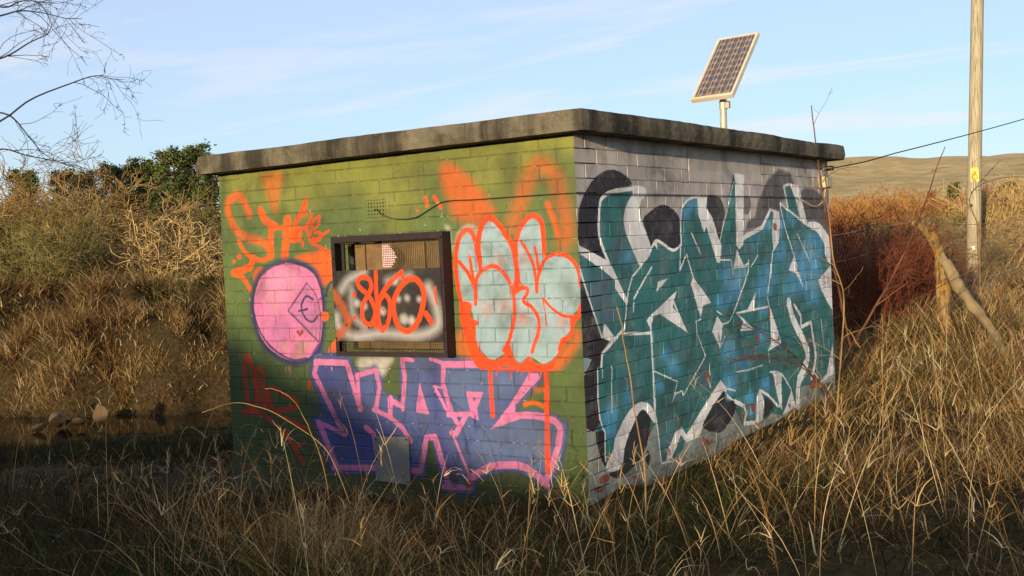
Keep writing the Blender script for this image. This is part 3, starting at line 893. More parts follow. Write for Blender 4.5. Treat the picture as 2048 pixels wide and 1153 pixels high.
brick_list = []     # (face, u centre, z centre, length, height)
NR = 27
JT = 0.0052
for k in range(-1, NR-1):
    zt = Z0 - k*CO; zb = zt - CO
    if zb < -0.2: break
    zc = (zt+zb)/2
    even = (k % 2 == 1)            # even: a front stretcher reaches the corner
    # front wall
    m = HUT_W/12
    edges = [0.0] if even else [0.0]
    x = 0.0
    first = m if even else m/2
    xs = [0.0, -first]
    while xs[-1] > -HUT_W+0.01:
        xs.append(max(xs[-1]-m, -HUT_W))
    for a, b2 in zip(xs[1:], xs[:-1]):
        segs = [(a, b2)]
        if zt > OPEN[2]+0.01 and zb < OPEN[3]-0.01:
            segs = []
            if a < OPEN[0]-0.02: segs.append((a, min(b2, OPEN[0])))
            if b2 > OPEN[1]+0.02: segs.append((max(a, OPEN[1]), b2))
        for p0, p1 in segs:
            if p1-p0 > 0.025:
                if not even and p1 == 0.0:
                    continue        # the end of a side stretcher closes this course
                brick_list.append(('f', (p0+p1)/2, zc, p1-p0, CO, p1))
    # side wall
    m = HUT_D/17
    ys = [0.0, (HUT_W/24 if even else m)]
    while ys[-1] < HUT_D-0.01:
        ys.append(min(ys[-1]+m, HUT_D))
    for i, (a, b2) in enumerate(zip(ys[:-1], ys[1:])):
        if even and i == 0: continue          # the front stretcher's end
        segs = [(a, b2)]
        if zb > 1.70:
            segs = []
            if a < 1.335-0.02: segs.append((a, min(b2, 1.335)))
            if b2 > 2.48+0.02: segs.append((max(a, 2.48), b2))
        for p0, p1 in segs:
            if p1-p0 > 0.025: brick_list.append(('s', (p0+p1)/2, zc, p1-p0, CO, p0))

core = MB()
x0, x1, z0_, z1_ = OPEN
core.box(-HUT_W, x0, 0.0034, 0.22, -0.3, 1.925).box(x1, -0.0034, 0.0034, 0.22, -0.3, 1.925)
core.box(x0, x1, 0.0034, 0.22, -0.3, z0_).box(x0, x1, 0.0034, 0.22, z1_, 1.925)
front_wall = core.build('front_wall', M_MORTAR, hut)
core = MB()
core.box(-0.22, -0.0034, 0.221, HUT_D-0.001, -0.3, 1.925).box(-0.2, -0.0034, 0.0075, 0.2205, -0.3, 1.9245)
side_wall = core.build('side_wall', M_MORTAR, hut)

order = sorted(brick_list, key=lambda q: (0 if q[0] == 'f' else 1, q[1] if q[0] == 's' else 0))
rest_v, rest_f = [], []
for i, (face, u, zc, ln, ht, _) in enumerate(order):
    sx, sz = ln-JT, ht-JT
    if face == 'f' and abs(u+ln/2) < 0.002: sx += JT/2; u += JT/4
    if face == 's' and abs(u-ln/2) < 0.002: sx += JT/2; u -= JT/4
    me = brick_mesh(sx, sz, face)
    jit = random.uniform(-0.0014, 0.0010)
    loc = (u, jit, zc) if face == 'f' else (-jit, u, zc)
    rot = random.uniform(-0.009, 0.009); zc += random.uniform(-0.001, 0.001)
    if i < 300:
        o = bpy.data.objects.new('brick', me)
        link(o, front_wall if face == 'f' else side_wall)
        o.location = loc
        o.rotation_euler = (0, rot, 0) if face == 'f' else (rot, 0, 0)
    else:
        n0 = len(rest_v)
        rest_v += [(v.co.x+loc[0], v.co.y+loc[1], v.co.z+loc[2]+(v.co.y if face == 's' else v.co.x)*rot) for v in me.vertices]
        rest_f += [tuple(n0+q for q in p.vertices) for p in me.polygons]
tag(mesh_obj('bricks', rest_v, rest_f, M_BRICK, hut), kind='stuff')

# cement lintel of a closed-up opening on the side wall
lt = MB().box(-0.09, 0.0015, 1.339, 2.476, 1.704, 1.922)
lint = lt.build('lintel', M_BRICK, hut)
bv = lint.modifiers.new('bevel', 'BEVEL'); bv.width = 0.006; bv.segments = 2

# hidden walls
M_BACK = simple_mat('rear_brick', srgb(96, 92, 84), srgb(132, 124, 112), 6, bumps=0.4)
MB().box(-HUT_W+0.0005, -HUT_W+0.22, 0.221, HUT_D-0.0015, -0.9, 1.9).build('left_wall', M_BACK, hut)
MB().box(-HUT_W+0.2205, -0.2205, HUT_D-0.22, HUT_D-0.002, -0.9, 1.9).build('rear_wall', M_BACK, hut)
MB().box(-HUT_W-0.02, 0.03, -0.03, HUT_D+0.02, -1.3, -0.12).build('footing', M_CONC, hut)

# ---- roof slab with worn, uneven edges
bm = bmesh.new()
nx, ny, nz = 44, 62, 3
X0, X1, Y0, Y1 = -HUT_W-0.055, 0.13, -0.13, HUT_D+0.058
def slab_pt(i, j, k):
    x = X0+(X1-X0)*i/nx; y = Y0+(Y1-Y0)*j/ny; t = k/nz
    z = 1.922 + 0.104*t - 0.030*(-x/HUT_W) - 0.013*max(y, 0)/HUT_D
    e = 0.007 if k in (0, nz) else 0.0
    if i == 0: x += e
    if i == nx: x -= e
    if j == 0: y += e
    if j == ny: y -= e
    if i in (0, nx) and j in (0, ny):
        x += 0.008*(1 if i == 0 else -1); y += 0.008*(1 if j == 0 else -1)
    q = noise2(x*6+3, y*6+z*40)-0.5
    q2 = noise2(x*22, y*22+z*60)-0.5
    if i in (0, nx): x += q*0.004 + q2*0.004
    if j in (0, ny): y += q*0.004 + q2*0.004
    edge = i in (0, nx) or j in (0, ny)
    if k == nz: z += (noise2(x*2.2+9, y*2.2)-0.5)*0.012 + (0.003*q2 if edge else 0.004*q2)
    if k == 0: z += (noise2(x*3+19, y*3)-0.5)*0.004 + (0.003*q2 if edge else 0)
    return (float(x), float(y), float(z))
grid = {}
def gv(i, j, k):
    if (i, j, k) not in grid: grid[(i, j, k)] = bm.verts.new(slab_pt(i, j, k))
    return grid[(i, j, k)]
for i in range(nx):
    for j in range(ny):
        bm.faces.new((gv(i, j, nz), gv(i+1, j, nz), gv(i+1, j+1, nz), gv(i, j+1, nz)))
        bm.faces.new((gv(i, j, 0), gv(i, j+1, 0), gv(i+1, j+1, 0), gv(i+1, j, 0)))
for k in range(nz):
    for i in range(nx):
        bm.faces.new((gv(i, 0, k), gv(i+1, 0, k), gv(i+1, 0, k+1), gv(i, 0, k+1)))
        bm.faces.new((gv(i+1, ny, k), gv(i, ny, k), gv(i, ny, k+1), gv(i+1, ny, k+1)))
    for j in range(ny):
        bm.faces.new((gv(nx, j, k), gv(nx, j+1, k), gv(nx, j+1, k+1), gv(nx, j, k+1)))
        bm.faces.new((gv(0, j+1, k), gv(0, j, k), gv(0, j, k+1), gv(0, j+1, k+1)))
me = bpy.data.meshes.new('roof_slab'); bm.to_mesh(me); bm.free()
me.materials.append(M_CONC)
link(bpy.data.objects.new('roof_slab', me), hut)

# ---- window guard: steel box frame, painted sheet, wire mesh
M_IRON = simple_mat('rusty_black_iron', srgb(18, 13, 13), srgb(40, 23, 20), 22, 0.65, 0.4, 0.35, 0.003)
M_MESHW = simple_mat('galvanised_wire', srgb(70, 60, 40), srgb(112, 96, 62), 30, 0.55, 0.5, 0.1, 0.002, 0.4)
M_BLOCK = simple_mat('infill_block', srgb(88, 72, 48), srgb(122, 98, 66), 9, 0.9, 0.2, 0.4, 0.01)
FX0, FX1, FZ0, FZ1, FD = -1.556, -0.780, 0.800, 1.470, -0.075
fr = MB()
t = 0.006; fl = 0.024
fr.box(FX0, FX0+t, FD, 0.004, FZ0, FZ1).box(FX1-t, FX1, FD, 0.004, FZ0, FZ1)
fr.box(FX0+t, FX1-t, FD, 0.004, FZ1-t, FZ1).box(FX0+t, FX1-t, FD, 0.004, FZ0, FZ0+t)
fr.box(FX0-0.001, FX0+fl, FD-0.006, FD-0.0005, FZ0-0.001, FZ1+0.001).box(FX1-fl, FX1+0.001, FD-0.006, FD-0.0005, FZ0-0.001, FZ1+0.001)
fr.box(FX0+fl, FX1-fl, FD-0.0055, FD-0.0005, FZ1-0.034, FZ1+0.001).box(FX0+fl, FX1-fl, FD-0.0055, FD-0.0005, FZ0-0.001, FZ0+0.026)
fr.box(FX0+0.065, FX0+0.085, FD+0.004, FD+0.016, 1.28, FZ1-0.03)
guard = fr.build('window_guard', M_IRON, hut)
MB().box(FX0+0.004, FX1-0.016, FD-0.0105, FD-0.0034, 0.884, 1.279).build('steel_panel', M_PANEL, guard)
for (sx, sz) in ((FX0+0.012, 1.26), (FX0+0.012, 0.90), (FX1-0.012, 1.44), (FX1-0.012, 1.20), (FX1-0.012, 0.95), (FX0+0.015, 1.35)):
    MB().tube([(sx, FD-0.004, sz), (sx, FD-0.0145, sz)], [0.007, 0.006], 8).build('rivet', M_IRON, guard)
def wire_mesh(name, xa, xb, za, zb, step, keep, mat):
    m = MB(); y = FD+0.012; w = 0.0009
    nxw = int((xb-xa)/step); nzw = int((zb-za)/step)
    for i in range(nxw+1):
        x = xa+i*step
        for j in range(nzw):
            z = za+j*step
            if keep(x, z+step/2): m.box(x-w, x+w, y-w, y+w, z, z+step)
    for j in range(nzw+1):
        z = za+j*step
        for i in range(nxw):
            x = xa+i*step
            if keep(x+step/2, z): m.box(x, x+step, y-w*2.9, y-w*0.9, z-w, z+w)
    return m.build(name, mat, guard)
wire_mesh('wire_mesh', -1.20, FX1-0.02, 1.272, FZ1-0.02, 0.0125, lambda x, z: not (x < -1.10 and z < 1.31 and (x+z*3.7) % 0.05 < 0.012), M_MESHW)
wire_mesh('wire_mesh', FX0+0.03, -1.20, 1.405, FZ1-0.02, 0.0125, lambda x, z: z > 1.425+0.012*math.sin(x*40), M_MESHW)
wire_mesh('wire_mesh', FX0+0.035, FX1-0.02, FZ0+0.02, 0.890, 0.0125, lambda x, z: True, M_MESHW)
M_PINKW = simple_mat('pink_overspray_wire', srgb(196, 150, 160), srgb(222, 196, 196), 30, 0.6, 0.4, 0)
m = MB()
for i in range(9):
    for j in range(10):
        if (i-0)*0.7+abs(j-4)*0.5 < 5.2:
            x = -1.198+i*0.0125; z = 1.292+j*0.0125; y = FD+0.0098; w = 0.0015
            m.box(x-w, x+w, y-w, y+w, z, z+0.0125)
            if i < 8: m.box(x, x+0.0125, y-w*2.2, y-w*1.1, z-w, z+w)
m.build('oversprayed_mesh', M_PINKW, guard)
# blockwork closing the opening behind the guard
bx = [OPEN[0], -1.413, -1.17, -0.99, OPEN[1]]
for zi, (za, zb) in enumerate(((0.832, 1.05), (1.05, 1.262), (1.262, 1.433))):
    for i in range(len(bx)-1):
        MB().box(bx[i]+0.003, bx[i+1]-0.003, 0.045+0.004*((i+zi) % 2), 0.14, za+0.003, zb-0.003).build('infill_block', M_BLOCK, guard)
MB().box(OPEN[0]-0.01, OPEN[1]+0.01, 0.12, 0.20, 0.82, 1.445).build('mortar_backing', M_IRON, guard)

# brackets and bolts above the guard
for bxp, bzp in ((-1.405, 1.500), (-0.948, 1.506)):
    br = MB().box(bxp-0.024, bxp+0.024, -0.0034, 0.004, bzp-0.026, bzp+0.026).build('bracket', M_BRICK, hut)
    MB().tube([(bxp, -0.004, bzp), (bxp, -0.016, bzp)], [0.010, 0.008], 8).build('bolt', M_BRICK, br)

# perforated vent brick
vent = MB()
vx0, vx1, vz0, vz1 = -1.362, -1.196, 1.556, 1.676
nvx, nvz = 8, 6
px_, pz_ = (vx1-vx0)/nvx, (vz1-vz0)/nvz
for i in range(nvx+1):
    x = vx0+i*px_; hwid = px_*0.27 if 0 < i < nvx else px_*0.5
    vent.box(x-hwid, x+hwid, -0.0075, 0.004, vz0-pz_*0.5, vz1+pz_*0.5)
for j in range(nvz+1):
    z = vz0+j*pz_; hh_ = pz_*0.26 if 0 < j < nvz else pz_*0.5
    for i in range(nvx):
        xa, xb = vx0+i*px_+(px_*0.27 if i else px_*0.5), vx0+(i+1)*px_-(px_*0.27 if i < nvx-1 else px_*0.5)
        vent.box(xa, xb, -0.0072, 0.004, z-hh_, z+hh_)
vg = vent.build('vent_grille', M_BRICK, hut)
M_VENT_SHADE = simple_mat('vent_shade', srgb(14, 12, 10), srgb(24, 20, 16), 20, 0.9, 0.1, 0)  # near-black sheet stands in for the shade inside the holes
MB().box(vx0-0.01, vx1+0.01, -0.0035, 0.003, vz0-0.008, vz1+0.008).build('dark_back', M_VENT_SHADE, vg)

# blank metal plate
M_PLATE = simple_mat('dull_zinc', srgb(98, 98, 94), srgb(122, 120, 112), 7, 0.6, 0.4, 0.12, 0.004, 0.0)
pv = [(-1.371, 0.339), (-1.124, 0.350), (-1.130, 0.081), (-1.372, 0.092)]
vs = [(x, -0.0105, z) for x, z in pv] + [(x, -0.004, z) for x, z in pv]
plate = mesh_obj('metal_plate', vs, [(3, 2, 1, 0), (4, 5, 6, 7), (0, 1, 5, 4), (1, 2, 6, 5), (2, 3, 7, 6), (3, 0, 4, 7)], M_PLATE, hut)
for sx, sz in ((-1.357, 0.325), (-1.139, 0.334), (-1.143, 0.097), (-1.358, 0.108), (-1.360, 0.215)):
    MB().tube([(sx, -0.010, sz), (sx, -0.0145, sz)], [0.006, 0.005], 7).build('screw', M_IRON, plate)

# cable along a bed joint, round the corner to the junction box
M_CABLE = simple_mat('black_cable', srgb(24, 22, 22), srgb(44, 40, 36), 40, 0.6, 0.4, 0)
cp = [(-1.29, -0.012, 1.605), (-1.262, -0.022, 1.612), (-1.24, -0.02, 1.588), (-1.22, -0.012, 1.575), (-1.167, -0.012, 1.557), (-1.083, -0.014, 1.546), (-0.989, -0.014, 1.556), (-0.873, -0.011, 1.606), (-0.79, -0.008, 1.630),
      (-0.6, -0.007, 1.627), (-0.3, -0.007, 1.627), (-0.02, -0.0075, 1.624), (0.0075, 0.008, 1.623), (0.008, 0.3, 1.621), (0.0075, 0.82, 1.622), (0.009, 1.5, 1.624), (0.0075, 2.27, 1.625), (0.009, 3.0, 1.624), (0.0085, 3.60, 1.622)]
MB().tube(catmull(cp, 6), 0.0026, 6).build('cable', M_CABLE, hut)
M_BOX = simple_mat('dirty_plastic', srgb(150, 140, 110), srgb(186, 174, 140), 20, 0.5, 0.4, 0.1, 0.003)
jb = MB().box(0.002, 0.062, 3.612, 3.742, 1.700, 1.788)
jbo = jb.build('junction_box', M_BOX, hut)
bv = jbo.modifiers.new('bevel', 'BEVEL'); bv.width = 0.012; bv.segments = 3
MB().box(0.0615, 0.068, 3.620, 3.734, 1.708, 1.780).build('lid', M_BOX, jbo)
lp = [(0.03, 3.68, 1.700), (0.03, 3.66, 1.655), (0.03, 3.61, 1.600), (0.025, 3.50, 1.566), (0.025, 3.38, 1.566), (0.02, 3.28, 1.590), (0.01, 3.16, 1.622)]
MB().tube(catmull(lp, 6), 0.006, 6).build('cable_loop', M_BOX, hut)
lp = [(0.03, 3.62, 1.70), (0.035, 3.56, 1.72), (0.035, 3.53, 1.76), (0.035, 3.56, 1.81), (0.04, 3.66, 1.845), (0.045, 3.80, 1.853)]
MB().tube(catmull(lp, 6), 0.007, 6).build('cable_loop', M_BOX, hut)
cl = MB().box(0.002, 0.05, 3.775, 3.835, 1.835, 1.868)
cl.build('wire_clamp', M_IRON, hut)

# ------------------------------------------------------------------ terrain
F2 = np.array([math.sin(YAW), math.cos(YAW)]); R2 = np.array([math.cos(YAW), -math.sin(YAW)])
def dl(x, y):
    dx = np.asarray(x, float)-CAM[0]; dy = np.asarray(y, float)-CAM[1]
    return dx*F2[0]+dy*F2[1], dx*R2[0]+dy*R2[1]
def from_dl(d, l):
    return CAM[0]+d*F2[0]+l*R2[0], CAM[1]+d*F2[1]+l*R2[1]
WATER = -0.95
def river_depth(l):
    return 16.7 + 0.55*np.sin(np.asarray(l)*0.45+1.0) + 0.9*np.maximum(0, np.asarray(l)+2.0)**1.3
def height(x, y, fine=True):
    x = np.asarray(x, float); y = np.asarray(y, float)
    d, l = dl(x, y)
    r = np.hypot(x-CAM[0], y-CAM[1])
    near = 0.02 + 0.030*np.clip(y, 0, 8) - 0.05*np.clip(-y-1.0, 0, 4)*0.6
    near = near - 0.74*sstep(7.0, 14.0, d)*sstep(1.0, -3.0, l)
    far_l = 0.80; far_r = 0.25 - 0.0*d
    off = d-river_depth(l)
    far = far_l + (far_r-far_l)*sstep(-3, 8, l)
    far = far + 0.0*r
    beyond = sstep(1.6, 4.6, off)
    h = near*(1-beyond) + far*beyond
    carve = (1-sstep(0.9, 2.6, -off))*(1-sstep(1.5, 3.6, off))
    h = h*(1-carve) + (-1.35)*carve
    # unseen bank added behind the camera: its crest is shaped to set how far up the wall the low sun is cut off
    crest = np.interp(x, [-60, -6, -3.4, -1.8, 1.2, 2.0, 3.1, 4.2, 5.0, 6.8, 8.2, 10.0, 60], [2.62, 2.62, 2.9, 3.85, 3.95, 3.62, 3.08, 2.90, 3.02, 3.12, 2.95, 2.74, 2.6]) + (noise2(x*1.1, 3.1)-0.5)*0.16 + (noise2(x*3.0, 8.1)-0.5)*0.10
    bank = np.exp(-(np.abs(y+25.0)/3.2)**3)
    h = h + (crest-h)*bank*(r > 8)
    if fine:
        w = 1-sstep(30, 90, r)
        h = h + w*((noise2(x*0.9, y*0.9)-0.5)*0.10 + (noise2(x*2.7+5, y*2.7)-0.5)*0.08)
        bankzone = sstep(-0.5, 1.5, off)*(1-sstep(4, 7, off))*(1-sstep(0, 4, l))
        h = h + bankzone*((noise2(x*1.3+40, y*1.3)-0.5)*1.0 + (noise2(x*2.6+11, y*2.6)-0.5)*0.55)
    # flat under the hut
    return h

def hill(x, y):
    d, l = dl(x, y)
    r = np.hypot(d, l); az = np.degrees(np.arctan2(l, d))
    ridge = 88 + 10*(noise2(az*0.25+3, 1.0)-0.5) + 5*(noise2(az*0.9+3, 5.0)-0.5) - 0.0*az
    amp = sstep(-16, 10, az)*(1-sstep(60, 110, az))
    prof = sstep(520, 1750, r)
    return amp*prof*ridge*(0.9+0.2*noise2(x*0.004, y*0.004)) + amp*prof*14*(noise2(x*0.011, y*0.011)-0.5)

def polar_sheet(name, radii, fn, mat):
    ang = np.concatenate([np.arange(-180, -30, 2.0), np.arange(-30, 30, 0.3), np.arange(30, 180, 2.0)])
    A = np.radians(ang)
    rr, aa = np.meshgrid(radii, A, indexing='ij')
    d = rr*np.cos(aa); l = rr*np.sin(aa)
    x, y = from_dl(d, l)
    z = fn(x, y)
    nr, na = rr.shape
    V = np.stack([x, y, z], -1).reshape(-1, 3)
    i, j = np.meshgrid(np.arange(nr-1), np.arange(na), indexing='ij')
    j2 = (j+1) % na
    F = np.stack([i*na+j, i*na+j2, (i+1)*na+j2, (i+1)*na+j], -1).reshape(-1, 4)[:, ::-1]
    faces = [tuple(int(q) for q in f) for f in F]
    if radii[0] < 5:
        c = len(V); V = np.vstack([V, [CAM[0], CAM[1], float(fn(CAM[0], CAM[1]))]])
        faces += [(c, (k+1) % na, k)[::-1] for k in range(na)]
    return mesh_obj(name, V, faces, mat, smooth=True)

def ground_mat():
    m, nt, b = newmat('rough_ground', 0.95, 0.1)
    tc = N(nt, 'ShaderNodeTexCoord'); o = tc.outputs['Object']
    n = noise_node(nt, o, 0.9, 8, 0.65)
    r = ramp(nt, n.outputs['Fac'], [(0.30, srgb(34, 28, 18)), (0.45, srgb(58, 46, 28)), (0.56, srgb(46, 48, 24)), (0.70, srgb(86, 68, 40))])
    n2 = noise_node(nt, o, 16, 6, 0.7)
    c = mixc(nt, 0.55, r.outputs[0], ramp(nt, n2.outputs['Fac'], [(0.35, srgb(26, 22, 14)), (0.65, srgb(92, 74, 44))]).outputs[0])
    nt.links.new(c, b.inputs['Base Color'])
    bump(nt, b, n2.outputs['Fac'], 0.8, 0.06)
    return m
M_GROUND = ground_mat()
radii = np.concatenate([np.geomspace(0.6, 60, 190), np.geomspace(62, 6000, 70)])
ground = polar_sheet('ground', radii, lambda x, y: height(x, y), M_GROUND)
tag(ground, kind='structure')

def hill_mat():
    m, nt, b = newmat('moor_grass', 0.95, 0.1)
    tc = N(nt, 'ShaderNodeTexCoord'); o = tc.outputs['Object']
    n = noise_node(nt, o, 0.006, 8, 0.62)
    r = ramp(nt, n.outputs['Fac'], [(0.30, srgb(136, 122, 78)), (0.46, srgb(190, 160, 108)), (0.58, srgb(160, 138, 90)), (0.70, srgb(140, 100, 84))])
    n2 = noise_node(nt, o, 0.05, 6, 0.7)
    c = mixc(nt, 0.42, r.outputs[0], ramp(nt, n2.outputs['Fac'], [(0.35, srgb(118, 108, 68)), (0.65, srgb(220, 196, 142))]).outputs[0])
    nt.links.new(c, b.inputs['Base Color'])
    bump(nt, b, n2.outputs['Fac'], 0.35, 4.0)
    return m
M_HILL = hill_mat()
hl = polar_sheet('hill', np.concatenate([np.linspace(500, 1900, 70), np.linspace(1950, 3200, 12)]), lambda x, y: hill(x, y)*sstep(3300, 2300, np.hypot(x-CAM[0], y-CAM[1])) - 2.0 + 3.2*sstep(500, 700, np.hypot(x-CAM[0], y-CAM[1])), M_HILL)
tag(hl, kind='structure')

# river
def water_mat():
    m, nt, b = newmat('dark_river_water', 0.06, 0.5)
    b.inputs['Base Color'].default_value = srgb(26, 24, 16)
    b.inputs['IOR'].default_value = 1.33
    tc = N(nt, 'ShaderNodeTexCoord')
    n = noise_node(nt, tc.outputs['Object'], 7, 3, 0.5)
    bump(nt, b, n.outputs['Fac'], 0.05, 0.03)
    return m
ls = np.linspace(-60, 26, 120)
V = []
for s in (-4.2, 3.2):
    x, y = from_dl(river_depth(ls)+s, ls)
    V += [(a, b2, WATER) for a, b2 in zip(x, y)]
n = len(ls)
tag(mesh_obj('river', V, [(i, i+1, n+i+1, n+i)[::-1] for i in range(n-1)], water_mat()), kind='structure')

# ------------------------------------------------------------------ grass
def leaf_mat(name, rough=0.8, trans=0.3):
    """colour from the per-blade attribute; thin leaves let some light through"""
    m, nt, b = newmat(name, rough, 0.15)
    at = N(nt, 'ShaderNodeAttribute'); at.attribute_name = 'tint'
    nt.links.new(at.outputs['Color'], b.inputs['Base Color'])
    tr = N(nt, 'ShaderNodeBsdfTranslucent'); nt.links.new(at.outputs['Color'], tr.inputs['Color'])
    mx = N(nt, 'ShaderNodeMixShader'); mx.inputs[0].default_value = trans
    out = nt.nodes['Material Output']
    nt.links.new(b.outputs[0], mx.inputs[1]); nt.links.new(tr.outputs[0], mx.inputs[2]); nt.links.new(mx.outputs[0], out.inputs['Surface'])
    return m
M_GRASS = leaf_mat('dry_grass')

def fast_mesh(name, V, F, mat, tint=None, parent=None, smooth=False):
    me = bpy.data.meshes.new(name)
    V = np.asarray(V, np.float32); F = np.asarray(F, np.int32)
    me.vertices.add(len(V)); me.vertices.foreach_set('co', V.ravel())
    k = F.shape[1]
    me.loops.add(F.size); me.loops.foreach_set('vertex_index', F.ravel())
    me.polygons.add(len(F)); me.polygons.foreach_set('loop_start', np.arange(0, F.size, k, dtype=np.int32))
    me.polygons.foreach_set('loop_total', np.full(len(F), k, np.int32))
    if smooth: me.polygons.foreach_set('use_smooth', np.ones(len(F), bool))
    me.materials.append(mat)
    me.update(calc_edges=True)
    if tint is not None:
        a = me.attributes.new('tint', 'FLOAT_COLOR', 'POINT')
        c = np.ones((len(V), 4), np.float32); c[:, :3] = tint
        a.data.foreach_set('color', c.ravel())
    o = bpy.data.objects.new(name, me)
    return link(o, parent)

def ribbons(base, h, az, lean, droop, width, tint, rg, seg=4, kink=0.0):
    """n curved blades: base (n,3), length h, leaning towards az, drooping at the tip; returns V, F, tint"""
    n = len(base)
    t = np.linspace(0, 1, seg+1)[None]
    ang = lean[:, None] + droop[:, None]*t**1.6 + kink*(rg.random((n, seg+1))-0.5)
    ds = (h/seg)[:, None]
    hor = np.cumsum(np.sin(ang)*ds, 1); ver = np.cumsum(np.cos(ang)*ds, 1)
    hor = np.concatenate([np.zeros((n, 1)), hor[:, :-1]], 1); ver = np.concatenate([np.zeros((n, 1)), ver[:, :-1]], 1)
    az2 = az[:, None] + kink*2*(rg.random((n, 1))-0.5)*t
    P = np.stack([base[:, 0:1]+hor*np.cos(az2), base[:, 1:2]+hor*np.sin(az2), base[:, 2:3]+ver], -1)
    # ribbon width direction, random about the stem
    wa = rg.random(n)*2*np.pi
    wd = np.stack([np.cos(wa), np.sin(wa), 0.25*(rg.random(n)-0.5)], -1)[:, None]
    wt = (width[:, None]*(1-0.85*t**1.5))[..., None]*0.5
    A = P-wd*wt; B = P+wd*wt
    V = np.stack([A, B], 2).reshape(n, -1, 3)             # (n, 2(seg+1), 3)
    base_i = (np.arange(n)*2*(seg+1))[:, None]
    q = []
    for i in range(seg):
        q.append(np.stack([base_i[:, 0]+2*i, base_i[:, 0]+2*i+1, base_i[:, 0]+2*i+3, base_i[:, 0]+2*i+2], -1))
    F = np.stack(q, 1).reshape(-1, 4)
    T = np.repeat(tint[:, None], 2*(seg+1), 1)
    return V.reshape(-1, 3), F, T.reshape(-1, 3)

class Blades:
    def __init__(s): s.V = []; s.F = []; s.T = []; s.n = 0
    def add(s, *a, **k):
        V, F, T = ribbons(*a, **k)
        s.V.append(V); s.F.append(F+s.n); s.T.append(T); s.n += len(V)
    def build(s, name, mat, parent=None):
        return fast_mesh(name, np.concatenate(s.V), np.concatenate(s.F), mat, np.concatenate(s.T), parent)

STRAW = np.array([srgb(*c)[:3] for c in ((214, 186, 130), (196, 164, 106), (172, 138, 84), (224, 204, 156), (150, 116, 68), (184, 146, 86))])
BROWN = np.array([srgb(*c)[:3] for c in ((116, 80, 46), (84, 58, 34), (142, 98, 56), (98, 74, 42))])
DARKG = np.array([srgb(*c)[:3] for c in ((36, 44, 22), (46, 48, 26), (30, 36, 20), (52, 44, 28))])  # near-black tints, stand in for the deep shade left of the hut
GREEN = np.array([srgb(*c)[:3] for c in ((62, 78, 30), (80, 92, 38), (48, 62, 26), (100, 104, 50))])
def tints(n, w, rg):
    """w: weights straw, brown, green (arrays or scalars)"""
    w = np.stack([np.broadcast_to(q, (n,)) for q in w], -1); w = w/w.sum(1, keepdims=True)
    u = rg.random(n)
    k = np.where(u < w[:, 0], 0, np.where(u < w[:, 0]+w[:, 1], 1, 2))
    c = np.where((k == 0)[:, None], STRAW[rg.integers(0, len(STRAW), n)], np.where((k == 1)[:, None], BROWN[rg.integers(0, len(BROWN), n)], GREEN[rg.integers(0, len(GREEN), n)]))
    return c*(0.54+0.38*rg.random((n, 1)))

def in_hut(x, y, m=0.03):
    return (x > -HUT_W-m) & (x < m) & (y > -m) & (y < HUT_D+m)

def scatter(n, dr, lr, rg, fov=True):
    """random points in depth range dr and lateral range lr (lr as tangent of the view angle if fov)"""
    d = np.sqrt(rg.uniform(dr[0]**2, dr[1]**2, n)) if fov else rg.uniform(dr[0], dr[1], n)
    l = rg.uniform(lr[0], lr[1], n)*(d if fov else 1)
    x, y = from_dl(d, l)
    return x, y

def hmod(x, y):
    side = 0.40+0.60*sstep(0.15, 1.3, x)
    front = 0.62+0.38*sstep(0.1, 0.9, -y)
    return np.where((x > 0) & (y > -0.2) & (y < HUT_D+0.4), side, np.where((y <= 0) & (x < 0.1) & (x > -HUT_W-0.3), front, 0.84))

